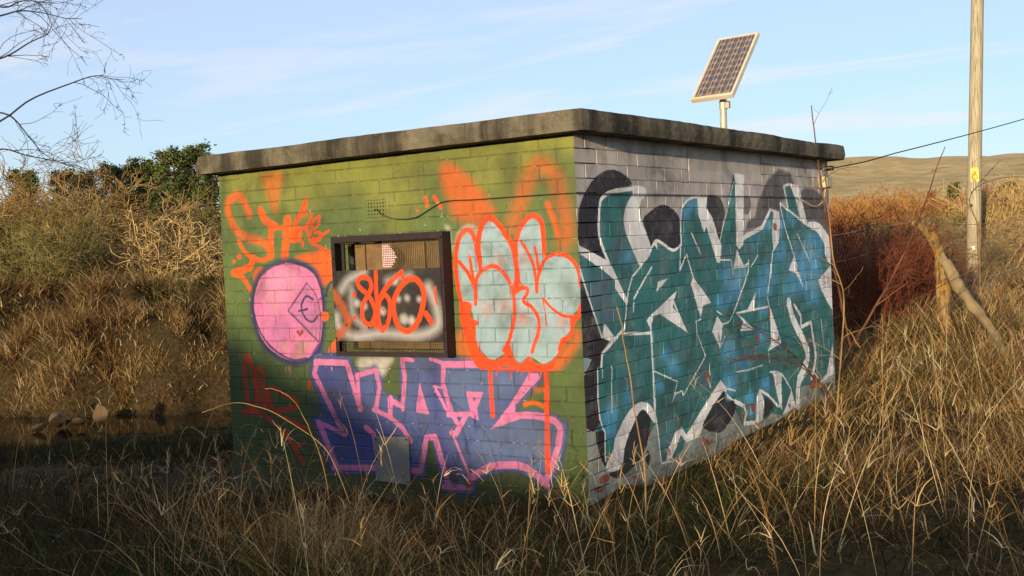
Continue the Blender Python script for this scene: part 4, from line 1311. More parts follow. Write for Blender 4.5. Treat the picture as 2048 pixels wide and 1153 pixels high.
def meadow(blades, n_cl, per, dr, lr, rg, hgt, wid, weights, lean=0.35, droop=1.1, spread=0.16, fov=True, cond=None, seg=4, wind=None, kink=0.25, dark=0.0):
    cx, cy = scatter(n_cl, dr, lr, rg, fov)
    keep = ~in_hut(cx, cy, 0.02)
    if cond is not None: keep &= cond(cx, cy)
    cx, cy = cx[keep], cy[keep]
    n_cl = len(cx)
    if n_cl == 0: return
    size = 0.35+1.25*noise2(cx*0.9+20, cy*0.9)**1.5*rg.uniform(0.6, 1.4, n_cl)
    shade = rg.normal(0, 1, n_cl)
    grn = noise2(cx*0.55+70, cy*0.55+10)
    i = np.repeat(np.arange(n_cl), per)
    n = len(i)
    a = rg.random(n)*2*np.pi; r = spread*np.sqrt(rg.random(n))*size[i]
    x = cx[i]+r*np.cos(a); y = cy[i]+r*np.sin(a)
    ok = ~in_hut(x, y, 0.012)
    i, a, r, x, y = i[ok], a[ok], r[ok], x[ok], y[ok]
    n = len(i)
    z = height(x, y)-0.02
    h = hgt*size[i]*rg.uniform(0.35, 1.25, n)*hmod(x, y)
    le = np.abs(rg.normal(lean, lean*0.6, n))+r*0.9
    az = a + rg.normal(0, 0.5, n)
    if wind is not None: az = np.where(rg.random(n) < wind[1], wind[0]+rg.normal(0, 0.5, n), az)
    # stems standing against the walls lean away from them
    fr = (y < 0) & (y > -0.35) & (x > -HUT_W-0.1) & (x < 0.1)
    sd = (x > 0) & (x < 0.35) & (y > -0.1) & (y < HUT_D+0.1)
    az = np.where(fr, rg.uniform(-np.pi+0.3, -0.3, n), np.where(sd, rg.uniform(-1.2, 1.2, n), az))
    g = sstep(0.52, 0.70, grn)[i]
    q = np.exp(0.7*shade)[i]
    w = [weights[0]*(1-0.6*g)*q, weights[1]*(1-0.5*g)/q, weights[2]*(0.3+2.2*g)]
    tn = tints(n, w, rg)
    if dark > 0:                                # share of blades tinted dark, shade painted into their colour
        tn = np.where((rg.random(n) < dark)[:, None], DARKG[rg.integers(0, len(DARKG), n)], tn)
    blades.add(np.stack([x, y, z], -1), h, az, le, rg.uniform(0.2, 1.0, n)*droop, wid*rg.uniform(0.6, 1.4, n), tn, rg, seg=seg, kink=kink)

rg = np.random.default_rng(21)
near = Blades()
# low green sward and thatch everywhere
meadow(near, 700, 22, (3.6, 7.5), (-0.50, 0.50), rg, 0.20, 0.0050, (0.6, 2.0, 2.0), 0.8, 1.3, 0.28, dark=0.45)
meadow(near, 420, 26, (3.6, 7.0), (-0.50, -0.16), rg, 0.22, 0.0060, (0.25, 2.2, 2.4), 0.8, 1.4, 0.24, dark=0.8)  # left side mostly dark tints, painted shade
# clumps of last year's stalks
def patchy(x, y): return noise2(x*1.25+31, y*1.25+7) > 0.44
meadow(near, 430, 40, (3.6, 7.2), (-0.13, 0.50), rg, 0.36, 0.0038, (2.8, 2, 1.7), 0.6, 1.6, 0.17, seg=5, kink=0.5, cond=patchy)
meadow(near, 380, 30, (7.2, 11), (0.05, 0.50), rg, 0.34, 0.0055, (3.0, 1.8, 1.2), 0.45, 1.3, 0.20, kink=0.4)
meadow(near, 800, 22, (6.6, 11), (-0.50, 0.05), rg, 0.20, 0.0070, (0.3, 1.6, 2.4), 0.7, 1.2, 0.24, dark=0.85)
meadow(near, 300, 24, (7.2, 11), (0.18, 0.48), rg, 0.36, 0.0055, (3.5, 1.6, 0.8), 0.4, 1.2, 0.20, cond=patchy)
# flattened straw lying through the stand
meadow(near, 380, 16, (3.6, 9.0), (-0.20, 0.50), rg, 0.42, 0.0036, (2.2, 2.8, 0.4), 1.15, 0.5, 0.25, kink=0.5)
# broad broken leaves
meadow(near, 240, 9, (3.6, 9.5), (-0.20, 0.50), rg, 0.30, 0.0085, (3.0, 2.2, 0.8), 0.7, 2.0, 0.22, seg=5, kink=0.8)
# green sward along the foot of the side wall
def foot(x, y): return (x > 0) & (x < 0.8) & (y > -0.3) & (y < HUT_D)
meadow(near, 260, 30, (5.6, 10), (0.02, 0.34), rg, 0.26, 0.0060, (0.6, 0.8, 4), 0.6, 1.3, 0.2, cond=foot, dark=0.3)
# greener patch past the hut corner
meadow(near, 300, 28, (8.2, 12.8), (0.255, 0.40), rg, 0.34, 0.0065, (0.8, 0.8, 4), 0.5, 1.2, 0.26)
# stand in front of the front wall, catching the sun
def front_band(x, y): return (y > -2.3) & (y < -0.25) & (x > -2.3) & (x < 1.6)
meadow(near, 120, 30, (4.2, 7.6), (-0.30, 0.16), rg, 0.40, 0.0036, (6, 1.0, 0.3), 0.55, 1.6, 0.15, cond=front_band, seg=5, kink=0.6)
# big pale tussock before the purple lettering
meadow(near, 26, 90, (5.0, 5.9), (-0.215, -0.125), rg, 0.48, 0.0034, (8, 1, 0.2), 0.75, 1.5, 0.22, seg=5, kink=0.6)
# the same growth beyond the picture edges
meadow(near, 420, 26, (3.0, 9.5), (0.48, 1.15), rg, 0.36, 0.0046, (2.8, 2, 1.7), 0.6, 1.6, 0.20, kink=0.5)
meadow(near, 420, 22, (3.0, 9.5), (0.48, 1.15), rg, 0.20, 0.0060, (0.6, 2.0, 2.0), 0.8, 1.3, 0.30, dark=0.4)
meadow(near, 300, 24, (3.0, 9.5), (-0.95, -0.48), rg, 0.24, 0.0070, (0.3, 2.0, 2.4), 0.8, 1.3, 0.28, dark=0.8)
tag(near.build('grass', M_GRASS), 'tangled dry winter grass in the foreground around the hut', 'grass', kind='stuff')

# single tall stems with seed heads
def stems(name, n, dr, lr, hgt, label, rg, cond=None, wid=0.0038, lean=0.28):
    b = Blades()
    x, y = scatter(n, dr, lr, rg)
    k = ~in_hut(x, y, 0.05)
    if cond is not None: k &= cond(x, y)
    x, y = x[k], y[k]; n = len(x)
    h = hgt*rg.uniform(0.5, 1.25, n)
    base = np.stack([x, y, height(x, y)-0.02], -1)
    az = rg.random(n)*2*np.pi; le = np.abs(rg.normal(lean, lean*0.7, n)); dr_ = rg.uniform(0.1, 0.9, n)
    fr = (y < 0) & (y > -0.6) & (x > -HUT_W-0.1) & (x < 0.1); sd = (x > 0) & (x < 0.6) & (y > -0.1) & (y < HUT_D+0.1)
    az = np.where(fr, rg.uniform(-np.pi+0.3, -0.3, n), np.where(sd, rg.uniform(-1.2, 1.2, n), az))
    tn = STRAW[rg.integers(0, len(STRAW), n)]*(0.75+0.35*rg.random((n, 1)))
    for q in range(2):                       # crossed ribbons read as round stems
        st = np.random.default_rng(99+q)
        b.add(base, h, az, le, dr_, np.full(n, wid), tn, st, seg=6)
    tt_ = np.linspace(0, 1, 7)[None]
    an_ = le[:, None]+dr_[:, None]*tt_**1.6
    hx_ = (np.sin(an_)[:, :-1]*(h/6)[:, None]).sum(1); hz_ = (np.cos(an_)[:, :-1]*(h/6)[:, None]).sum(1)
    tip = base+np.stack([hx_*np.cos(az), hx_*np.sin(az), hz_], -1)
    hd = rg.random(n) < 0.55
    for q in range(6):                       # feathery seed heads
        tq = tip[hd]-np.stack([0*hx_[hd], 0*hx_[hd], 0.012*q*np.ones(hd.sum())], -1)
        b.add(tq, np.full(hd.sum(), 0.05)*rg.uniform(0.6, 1.3, hd.sum()), rg.random(hd.sum())*6.28, np.abs(rg.normal(0.15, 0.15, hd.sum()))+le[hd], rg.uniform(0.1, 0.8, hd.sum()), np.full(hd.sum(), 0.0042), tn[hd]*0.7, rg, seg=3, kink=0.5)
    # hanging dead leaves part-way up
    t = rg.uniform(0.35, 0.9, n)
    ang = le+dr_*t**1.6*0.5
    lb = base + np.stack([np.sin(ang)*h*t*np.cos(az), np.sin(ang)*h*t*np.sin(az), np.cos(ang)*h*t], -1)
    for q in range(3):
        b.add(lb, h*rg.uniform(0.15, 0.35, n), rg.random(n)*6.28, rg.uniform(0.4, 1.4, n), rg.uniform(1.2, 2.6, n), np.full(n, 0.005), tn, rg, seg=5, kink=0.6)
    return tag(b.build(name, M_GRASS), label, 'grass', kind='stuff')
rg = np.random.default_rng(31)
stems('dry_stems', 230, (3.8, 7.5), (-0.30, 0.22), 0.50, 'tall straw stems with curled dead leaves before the painted wall', rg, front_band)
stems('dry_stems', 150, (4.2, 9.5), (0.10, 0.48), 0.72, 'tall straw stems standing in the grass right of the hut', rg, lambda x, y: x > 0.45)
stems('dry_stems', 34, (4.0, 8.0), (-0.45, -0.10), 0.7, 'sparse pale stems in the shaded grass left of the hut', rg, None, 0.004, 0.5)

# the field to the right, running back to the fence
rg = np.random.default_rng(41)
field = Blades()
meadow(field, 900, 22, (10.5, 17), (0.22, 0.48), rg, 0.42, 0.009, (4, 1.6, 0.5), 0.35, 1.0, 0.30)
meadow(field, 1500, 14, (17, 45), (0.20, 0.50), rg, 0.42, 0.022, (5, 1.5, 0.3), 0.3, 0.8, 0.5)
meadow(field, 500, 10, (45, 120), (0.20, 0.50), rg, 0.6, 0.06, (5, 1.5, 0.3), 0.3, 0.8, 1.2)
meadow(field, 500, 18, (9.5, 18), (0.46, 1.0), rg, 0.46, 0.011, (4, 1.6, 0.6), 0.35, 1.0, 0.34)
meadow(field, 700, 12, (18, 60), (0.48, 0.9), rg, 0.42, 0.03, (5, 1.5, 0.3), 0.3, 0.8, 0.7)
tag(field.build('grass', M_GRASS), 'golden dead grass filling the field right of the hut', 'grass', kind='stuff')

# near bank of the stream, its shade also put into the blade tints
rg = np.random.default_rng(51)
nb = Blades()
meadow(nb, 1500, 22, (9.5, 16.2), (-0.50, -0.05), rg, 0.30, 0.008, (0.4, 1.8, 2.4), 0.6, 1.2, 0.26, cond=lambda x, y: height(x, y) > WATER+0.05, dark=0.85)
tag(nb.build('grass', M_GRASS), 'dark green grass on the shaded near bank of the stream', 'grass', kind='stuff')

# far bank: heaped tussocks
rg = np.random.default_rng(61)
fb = Blades()
def far_bank(x, y):
    d, l = dl(x, y); off = d-river_depth(l)
    return (off > 1.2) & (off < 6.0) & (height(x, y) > WATER+0.1)
away = math.atan2(-F2[1], -F2[0])           # blades hang towards the stream
def hummock(x, y): return far_bank(x, y) & (noise2(x*1.1+90, y*1.1) > 0.30)
meadow(fb, 230, 260, (17.5, 25), (-0.47, -0.06), rg, 0.60, 0.0090, (8.0, 2.2, 0.1), 0.55, 2.6, 0.26, cond=hummock, wind=(away, 0.35), seg=6, kink=0.3)
meadow(fb, 700, 40, (17.5, 25), (-0.47, -0.06), rg, 0.40, 0.0095, (4.6, 3.4, 0.3), 0.75, 1.9, 0.28, cond=hummock, wind=(away, 0.5), seg=5, kink=0.4)
meadow(fb, 2300, 28, (17.2, 25), (-0.50, -0.04), rg, 0.32, 0.016, (1.0, 3.2, 1.4), 0.9, 1.5, 0.34, cond=far_bank, dark=0.25)
tag(fb.build('grass', M_GRASS), 'rust-gold tussock grass heaped on the far stream bank', 'grass', kind='stuff')
rg = np.random.default_rng(62)
lf = Blades()
meadow(lf, 700, 12, (25, 60), (-0.47, 0.0), rg, 0.25, 0.03, (1.0, 1.0, 3.0), 0.5, 1.0, 0.6)
tag(lf.build('grass', M_GRASS), 'green pasture grass glimpsed beneath the bare shrubs', 'grass', kind='stuff')

# ------------------------------------------------------------------ woody plants
def tubes_np(polys, rads, sides=3):
    """many polylines with the same number of points: polys (n,k,3), rads (n,k)"""
    n, k, _ = polys.shape
    T = np.gradient(polys, axis=1)
    T /= np.linalg.norm(T, axis=2, keepdims=True)+1e-9
    ref = np.where(np.abs(T[..., 2:3]) > 0.9, np.array([1.0, 0, 0]), np.array([0, 0, 1.0]))
    A = np.cross(T, ref); A /= np.linalg.norm(A, axis=2, keepdims=True)+1e-9
    B = np.cross(T, A)
    th = np.arange(sides)*2*np.pi/sides
    V = polys[:, :, None] + rads[:, :, None, None]*(np.cos(th)[None, None, :, None]*A[:, :, None] + np.sin(th)[None, None, :, None]*B[:, :, None])
    V = V.reshape(-1, 3)
    b0 = (np.arange(n)*k*sides)[:, None, None]
    i = np.arange(k-1)[None, :, None]; j = np.arange(sides)[None, None]
    j2 = (np.arange(sides)+1) % sides
    a = b0+i*sides+j; b = b0+i*sides+j2[None, None]
    F = np.stack([a, b, b+sides, a+sides], -1).reshape(-1, 4)
    return V, F

def grow(parents, prads, n_child, length, spread, curl, up, r_ratio, rg, k=6, t0=0.15, t1=1.0):
    """children growing from every parent polyline"""
    n, kp, _ = parents.shape
    idx = np.repeat(np.arange(n), n_child)
    m = len(idx)
    t = rg.uniform(t0, t1, m)*(kp-1)
    i0 = np.clip(t.astype(int), 0, kp-2); f = (t-i0)[:, None]
    p0 = parents[idx, i0]*(1-f)+parents[idx, i0+1]*f
    d = parents[idx, i0+1]-parents[idx, i0]
    d /= np.linalg.norm(d, axis=1, keepdims=True)+1e-9
    v = rg.normal(0, 1, (m, 3)); v -= (v*d).sum(1, keepdims=True)*d; v /= np.linalg.norm(v, axis=1, keepdims=True)+1e-9
    s = rg.uniform(0.5, 1.2, (m, 1))*spread
    dr = d*np.cos(s)+v*np.sin(s); dr[:, 2] += up; dr /= np.linalg.norm(dr, axis=1, keepdims=True)
    L = length*rg.uniform(0.45, 1.25, m)
    pts = [p0]; cur = p0; dd = dr
    drift = rg.normal(0, curl, (m, 3))
    for q in range(k-1):
        dd = dd + drift*0.5 + rg.normal(0, curl, (m, 3)); dd /= np.linalg.norm(dd, axis=1, keepdims=True)
        cur = cur + dd*(L/(k-1))[:, None]; pts.append(cur)
    P = np.stack(pts, 1)
    pr = (prads[idx, i0]*r_ratio)*rg.uniform(0.6, 1.1, m)
    Rr = pr[:, None]*np.linspace(1, 0.35, k)[None]
    return P, Rr

def shrub_mesh(seed, stems_n, H, base_r, lean, levels, r0, curl=0.22, droop=0.0, rmin=0.004, sides=3):
    """levels: list of (children, length, spread, up); returns verts, faces"""
    g = np.random.default_rng(seed)
    k = 8
    a = g.random(stems_n)*2*np.pi; br = base_r*np.sqrt(g.random(stems_n))
    cur = np.stack([br*np.cos(a), br*np.sin(a), np.full(stems_n, -0.1)], -1)
    tilt = np.abs(g.normal(lean, lean*0.5, stems_n)); az = a+g.normal(0, 0.5, stems_n)
    dd = np.stack([np.sin(tilt)*np.cos(az), np.sin(tilt)*np.sin(az), np.cos(tilt)], -1)
    L = H*g.uniform(0.6, 1.05, stems_n)
    pts = [cur]
    for q in range(k-1):
        dd = dd+g.normal(0, curl*0.6, (stems_n, 3)); dd[:, 2] -= droop*(q/k); dd /= np.linalg.norm(dd, axis=1, keepdims=True)
        cur = cur+dd*(L/(k-1))[:, None]; pts.append(cur)
    P = np.stack(pts, 1); Rr = r0*g.uniform(0.6, 1.2, stems_n)[:, None]*np.linspace(1, 0.3, k)[None]
    VS, FS, n0 = [], [], 0
    cp, cr = P, Rr
    V, F = tubes_np(P, Rr, 5); VS.append(V); FS.append(F); n0 += len(V)
    for (c, ln, sp, up) in levels:
        cp, cr = grow(cp, cr, c, ln, sp, curl, up, 0.55, g)
        cr = np.maximum(cr, rmin)
        V, F = tubes_np(cp, cr, sides); VS.append(V); FS.append(F+n0); n0 += len(V)
    return np.concatenate(VS), np.concatenate(FS)

def twig_mat(name, c1, c2, c3, scale=1.5):
    m, nt, b = newmat(name, 0.85, 0.15)
    tc = N(nt, 'ShaderNodeTexCoord')
    n = noise_node(nt, tc.outputs['Object'], scale, 4, 0.6)
    r = ramp(nt, n.outputs['Fac'], [(0.36, c1), (0.5, c2), (0.64, c3)])
    nt.links.new(r.outputs[0], b.inputs['Base Color'])
    return m
M_HAW = twig_mat('lichened_twigs', srgb(122, 94, 54), srgb(152, 122, 72), srgb(180, 150, 98))
M_PALE = twig_mat('pale_lichened_branches', srgb(150, 124, 74), srgb(178, 150, 96), srgb(196, 172, 122), 4)
M_HAW2 = twig_mat('greenish_twigs', srgb(88, 84, 46), srgb(120, 112, 64), srgb(150, 132, 86))
M_RED = twig_mat('russet_twigs', srgb(92, 48, 32), srgb(118, 64, 42), srgb(134, 84, 56))
M_TAN = twig_mat('tan_twigs', srgb(140, 96, 50), srgb(166, 120, 66), srgb(178, 138, 82))
M_DARKTW = twig_mat('shade_toned_bark', srgb(34, 30, 34), srgb(48, 42, 44), srgb(62, 54, 52))  # dark tones put the backlit look of the branches into the colour

def proto(name, VF, mat):
    V, F = VF
    me = bpy.data.meshes.new(name)
    V = np.asarray(V, np.float32); F = np.asarray(F, np.int32)
    me.vertices.add(len(V)); me.vertices.foreach_set('co', V.ravel())
    me.loops.add(F.size); me.loops.foreach_set('vertex_index', F.ravel())
    me.polygons.add(len(F)); me.polygons.foreach_set('loop_start', np.arange(0, F.size, 4, dtype=np.int32)); me.polygons.foreach_set('loop_total', np.full(len(F), 4, np.int32))
    me.materials.append(mat); me.update(calc_edges=True)
    return me

HAW = [proto('shrub', shrub_mesh(s, 13, 2.7, 0.5, 0.42, [(10, 1.45, 0.7, 0.12), (8, 0.80, 0.75, 0.06), (3, 0.42, 0.8, 0.0)], 0.05, 0.24, rmin=0.0065), M_HAW) for s in (1, 2)]
HAWLOW = proto('shrub', shrub_mesh(7, 22, 2.6, 0.6, 0.85, [(8, 1.25, 0.7, 0.14), (6, 0.62, 0.85, 0.04)], 0.042, 0.36, 0.10, rmin=0.0105), M_PALE)
REDB = [proto('shrub', shrub_mesh(s, 80, 1.9, 0.75, 0.24, [(8, 0.62, 0.6, 0.18), (6, 0.30, 0.8, 0.08)], 0.013, 0.16, rmin=0.0035), M_RED) for s in (3, 4)]
TANB = [proto('shrub', shrub_mesh(s, 24, 3.2, 1.0, 0.34, [(10, 1.5, 0.5, 0.22), (8, 1.0, 0.55, 0.12), (4, 0.6, 0.7, 0.05)], 0.045, 0.14, rmin=0.010), M_TAN) for s in (5, 6)]

def shrub(name, me, px, dep, sc, rz, label, group, mat=None, sz=None, dz=0.0, cat='shrub'):
    """px: tangent of the viewing angle to the right of the view axis"""
    x, y = from_dl(dep, px*dep)
    o = bpy.data.objects.new(name, me); link(o)
    o.location = (float(x), float(y), float(height(x, y))-0.05+dz)
    o.rotation_euler = (0, 0, rz); o.scale = (sc, sc, sc if sz is None else sz)
    if mat is not None:
        o.material_slots[0].link = 'OBJECT'; o.material_slots[0].material = mat
    return tag(o, label, cat, group)
def tx(px): return (px-1024)/2434.0

GL = 'bare shrubs across the stream'
shrub('hawthorn_shrub', HAW[0], tx(40), 25, 0.95, 0.3, 'bare brown hawthorn shrub at the left edge across the stream', GL, sz=0.70)
shrub('hawthorn_shrub', HAW[1], tx(160), 26.5, 1.0, 1.9, 'tallest bare hawthorn of the left thicket, its top against the sky', GL, sz=0.82)
shrub('hawthorn_shrub', HAW[0], tx(250), 28, 0.95, 3.7, 'bare hawthorn shrub just left of the dark pines', GL, sz=0.60)
shrub('hawthorn_shrub', HAW[1], tx(90), 22.8, 0.62, 4.4, 'lower bare hawthorn in front of the tallest one', GL, M_HAW2, sz=0.56)
shrub('sprawling_shrub', HAWLOW, tx(290), 23.8, 0.78, 0.8, 'pale sprawling shrub with arching bare branches across the stream', GL, sz=0.66)
shrub('sprawling_shrub', HAWLOW, tx(385), 24.6, 0.74, 2.6, 'pale sprawling shrub beside the hut wall, branches hanging low', GL, sz=0.60)
shrub('hawthorn_shrub', HAW[0], tx(385), 33, 0.8, 5.2, 'dull bare shrub under the pines near the hut roof corner', GL, M_HAW2, sz=0.42)
shrub('hawthorn_shrub', HAW[1], tx(-40), 24, 0.85, 2.2, 'bare shrub cut by the left picture edge above the bank', GL, sz=0.72)
GR = 'russet shrubs behind the fence'
for i, (p, dep, sc, sz, lb) in enumerate(((1690, 12.8, 0.64, 0.64, 'dense russet shrub right against the back corner of the hut'), (1740, 14.5, 0.66, 0.66, 'tall russet shrub second from the hut corner'), (1775, 14.2, 0.55, 0.50, 'russet shrub left of the broken lichen trunk'),
        (1850, 18.0, 0.50, 0.34, 'russet shrub directly behind the broken lichen trunk'), (1705, 17.5, 0.80, 0.62, 'russet shrub behind the wire strand beside the hut'), (1780, 18.5, 0.70, 0.52, 'russet shrub at the back of the wired thicket'))):
    shrub('russet_shrub', REDB[i % 2], tx(p), dep, sc, i*1.3, lb, GR, sz=sz)
GT = 'tan bare trees in front of the hill'
for i, (p, dep, sc, sz, mt, lb) in enumerate(((1700, 34, 0.72, 0.50, None, 'tan bare tree nearest the hut corner below the hill'), (1765, 37, 0.78, 0.50, None, 'orange-tan bare tree left of the leaning bramble tip'), (1838, 25, 0.50, 0.29, M_HAW2, 'olive bare bush above the broken trunk'),
        (1893, 27, 0.50, 0.32, M_HAW2, 'olive bare bush left of the utility pole'), (1925, 48, 0.9, 0.52, M_RED, 'brown bare tree right behind the utility pole'), (1992, 27, 0.46, 0.46, M_PALE, 'golden rounded bare tree just right of the utility pole'), (2050, 29, 0.48, 0.42, None, 'golden bare tree at the right picture edge'),
        (2010, 60, 1.1, 0.66, M_RED, 'brown bare tree behind the golden ones at right'), (1730, 60, 1.1, 0.62, M_RED, 'reddish bare tree far behind the hut corner'), (1815, 55, 1.1, 0.56, None, 'tan bare tree in the far row under the hill'))):
    shrub('bare_tree', TANB[i % 2], tx(p), dep, sc, i*0.9, lb, GT, mt, sz, cat='tree')
# far wood under the hill, read as one mass
rgw = np.random.default_rng(8)
V0, F0 = shrub_mesh(15, 7, 4.0, 0.8, 0.4, [(8, 1.8, 0.7, 0.2), (6, 0.9, 0.7, 0.1)], 0.09, 0.18, rmin=0.06)
VV, FF, n0 = [], [], 0
for i in range(90):
    dep = rgw.uniform(110, 230); t_ = rgw.uniform(0.22, 0.47) if i < 55 else rgw.uniform(-0.47, -0.10)
    x, y = from_dl(dep, t_*dep); a = rgw.random()*6.28; s = rgw.uniform(0.65, 1.05)
    M = np.array([[math.cos(a), -math.sin(a), 0], [math.sin(a), math.cos(a), 0], [0, 0, 1]])*s
    VV.append(V0@M.T + [x, y, float(height(x, y))]); FF.append(F0+n0); n0 += len(V0)
tag(fast_mesh('woodland', np.concatenate(VV), np.concatenate(FF), twig_mat('far_twigs', srgb(128, 88, 54), srgb(148, 108, 68), srgb(136, 116, 76), 0.05)), 'far brown winter woodland at the foot of the hill', 'woodland', kind='stuff')

# ---- pines
def needle_crown(seed, H, W, n_br, tufts, leaf, low=0.15, ragged=0.5):
    g = np.random.default_rng(seed)
    VS = []
    for b_ in range(n_br):
        t = g.random()**0.8; z = H*(low+(1-low)*t)
        rad = W*(1-0.55*t**2.2)*(0.35+0.65*min(1, (t+0.2)*1.6))*g.uniform(1-ragged, 1.1)
        az = g.random()*6.28
        c0 = np.array([rad*0.75*math.cos(az), rad*0.75*math.sin(az), z+g.normal(0, 0.15)])
        n = tufts
        cl = c0 + g.normal(0, 1, (n, 3))*np.array([0.34, 0.34, 0.22])*W*0.34
        u = g.normal(0, 1, (n, 3)); u /= np.linalg.norm(u, axis=1, keepdims=True); u[:, 2] = np.abs(u[:, 2])*0.6
        v = np.cross(u, g.normal(0, 1, (n, 3))); v /= np.linalg.norm(v, axis=1, keepdims=True)+1e-9
        s = leaf*g.uniform(0.6, 1.4, (n, 1))
        VS.append(np.stack([cl-v*s*0.3, cl+v*s*0.3, cl+v*s*0.12+u*s, cl-v*s*0.12+u*s], 1))
    V = np.concatenate(VS).reshape(-1, 3)
    return V, np.arange(len(V)).reshape(-1, 4)
def pine_trunk(H, seed):
    g = np.random.default_rng(seed); m = MB()
    pts = [(0.12*math.sin(i*1.1+seed), 0.1*math.cos(i*0.9+seed), -0.3+H*i/6) for i in range(7)]
    m.tube(pts, np.linspace(0.19, 0.04, 7), 7)
    for i in range(9):
        z = H*g.uniform(0.3, 0.92); a = g.random()*6.28; L = g.uniform(0.6, 1.4)
        m.tube([(0, 0, z), (L*0.5*math.cos(a), L*0.5*math.sin(a), z+0.1), (L*math.cos(a), L*math.sin(a), z+0.35)], [0.05, 0.035, 0.015], 5)
    return m
M_PINE = twig_mat('pine_needles', srgb(50, 60, 32), srgb(72, 82, 42), srgb(98, 102, 56), 0.9)
M_PINE_D = twig_mat('spruce_needles', srgb(30, 40, 26), srgb(42, 54, 34), srgb(58, 68, 42), 0.9)
M_PBARK = simple_mat('pine_bark', srgb(84, 56, 38), srgb(116, 80, 54), 5, 0.9)
PCROWN = [proto('crown', needle_crown(s, 6.0, 1.45, 80, 170, 0.12, lo), M_PINE) for s, lo in ((1, 0.05), (2, 0.12))]
def pine(p, dep, sc, v, label, mat=None, grp='pines beyond the stream', wz=1.0, name='pine_tree'):
    x, y = from_dl(dep, tx(p)*dep)
    e = empty(name, (float(x), float(y), float(height(x, y)))); e.scale = (sc*wz, sc*wz, sc); e.rotation_euler = (0, 0, p*0.37)
    tag(e, label, 'tree', grp)
    tr = pine_trunk(6.0, v+1).build('trunk', M_PBARK, e, True)
    o = bpy.data.objects.new('crown', PCROWN[v]); link(o, e)
    if mat is not None:
        o.material_slots[0].link = 'OBJECT'; o.material_slots[0].material = mat
pine(235, 62, 0.92, 0, 'dark narrow conifer, darkest of the tree row left of the hut', M_PINE_D, wz=0.8)
pine(185, 70, 0.98, 1, 'dark conifer half hidden behind the hawthorns', M_PINE_D, wz=0.9)
pine(298, 64, 0.99, 1, 'round-topped pine with clear sky on both sides')
pine(358, 60, 0.98, 0, 'tallest broad pine just left of the hut roof corner')
pine(405, 66, 1.12, 1, 'pine partly hidden by the hut roof corner')
pine(440, 60, 0.92, 0, 'lower pine filling the gap beside the hut wall')
pine(262, 72, 1.02, 0, 'small pine between the dark conifers and the round-topped pine', M_PINE_D)
pine(330, 72, 1.0, 0, 'short pine low in the gap below the round-topped pine')
pine(60, 85, 1.22, 1, 'distant pine peeping over the hawthorns at far left')
pine(140, 76, 1.06, 0, 'distant evergreen top behind the tallest hawthorn', M_PINE_D)
GE = 'evergreens below the hill'
pine(1915, 150, 1.05, 1, 'lone round evergreen left of the utility pole below the hill', M_PINE, GE, 0.9, 'evergreen_tree')
pine(2025, 140, 0.95, 0, 'evergreen clump at the right edge below the hill', M_PINE, GE, 1.2, 'evergreen_tree')
pine(1975, 160, 0.75, 0, 'small evergreen between the pole and the right edge', M_PINE_D, GE, 1.2, 'evergreen_tree')

# ---- bare tree at the left, only its hanging branches reach into the picture
def cam_pt(px, py, dep):
    return CAM + dep*(_f + _r2*(px-1024)/2434.0 + _u2*(576.5-py)/2434.0)
tree = empty('overhanging_tree', (0, 0, 0))
tag(tree, 'bare dark branches hanging in at the upper left corner', 'tree')
g = np.random.default_rng(14)
tb = cam_pt(-620, 700, 9.5); tb[2] = float(height(tb[0], tb[1]))-0.1
crownp = cam_pt(-560, 60, 9.3)
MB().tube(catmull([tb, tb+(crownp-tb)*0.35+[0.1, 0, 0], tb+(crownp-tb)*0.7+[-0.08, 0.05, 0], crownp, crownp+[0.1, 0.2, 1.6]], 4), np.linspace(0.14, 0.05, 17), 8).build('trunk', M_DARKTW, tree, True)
limbs = [[(-560, 60), (-300, 120), (-100, 270), (0, 243), (60, 200), (140, 168), (190, 152), (222, 158), (250, 160)],
         [(-560, 60), (-250, 160), (-60, 320), (0, 298), (55, 312), (110, 322), (140, 333)],
         [(-540, 0), (-250, 60), (-80, 120), (0, 118), (60, 85), (95, 68), (105, 45)],
         [(-540, -80), (-260, -40), (-80, 40), (0, 32), (40, 22), (90, 27), (130, 37), (165, 38)],
         [(-540, -80), (-260, -90), (-100, -30), (0, 15), (40, 3), (80, 8), (108, 55)],
         [(-540, -40), (-280, 40), (-120, 200), (0, 225), (30, 240), (55, 270), (90, 310), (140, 333)]]
P_ = []; 
for q, lm in enumerate(limbs):
    dep = 9.3 + 0.25*math.sin(q*2.1)
    pts = catmull([cam_pt(a, b2, dep-0.15*i*0.3*math.sin(q)) for i, (a, b2) in enumerate(lm)], 4)
    t = np.linspace(0, 1, 30); s = np.linspace(0, 1, len(pts))
    P_.append(np.stack([np.interp(t, s, pts[:, c]) for c in range(3)], 1))
P_ = np.stack(P_)
Rb = np.linspace(0.035, 0.0035, 30)[None]*np.ones((len(P_), 1)); Rb[:, 8:] = np.linspace(0.0085, 0.0018, 22)
V, F = tubes_np(P_, Rb, 6)
VS, FS, n0 = [V], [F], len(V)
c1, r1 = grow(P_, Rb, 11, 0.48, 0.75, 0.16, 0.05, 0.55, g, 8, 0.45, 0.98); r1 = np.maximum(r1, 0.0015)
V, F = tubes_np(c1, r1, 4); VS.append(V); FS.append(F+n0); n0 += len(V)
c2, r2_ = grow(c1, r1, 3, 0.17, 0.8, 0.22, -0.05, 0.6, g, 6, 0.3, 1.0); r2_ = np.maximum(r2_, 0.0012)
V, F = tubes_np(c2, r2_, 3); VS.append(V); FS.append(F+n0); n0 += len(V)
c3, r3 = grow(c1, r1, 4, 0.05, 1.3, 0.9, -0.4, 0.9, g, 5, 0.8, 1.0); r3 = np.maximum(r3, 0.0016)      # shrivelled catkins at the tips
V, F = tubes_np(c3, r3, 3); VS.append(V); FS.append(F+n0); n0 += len(V)
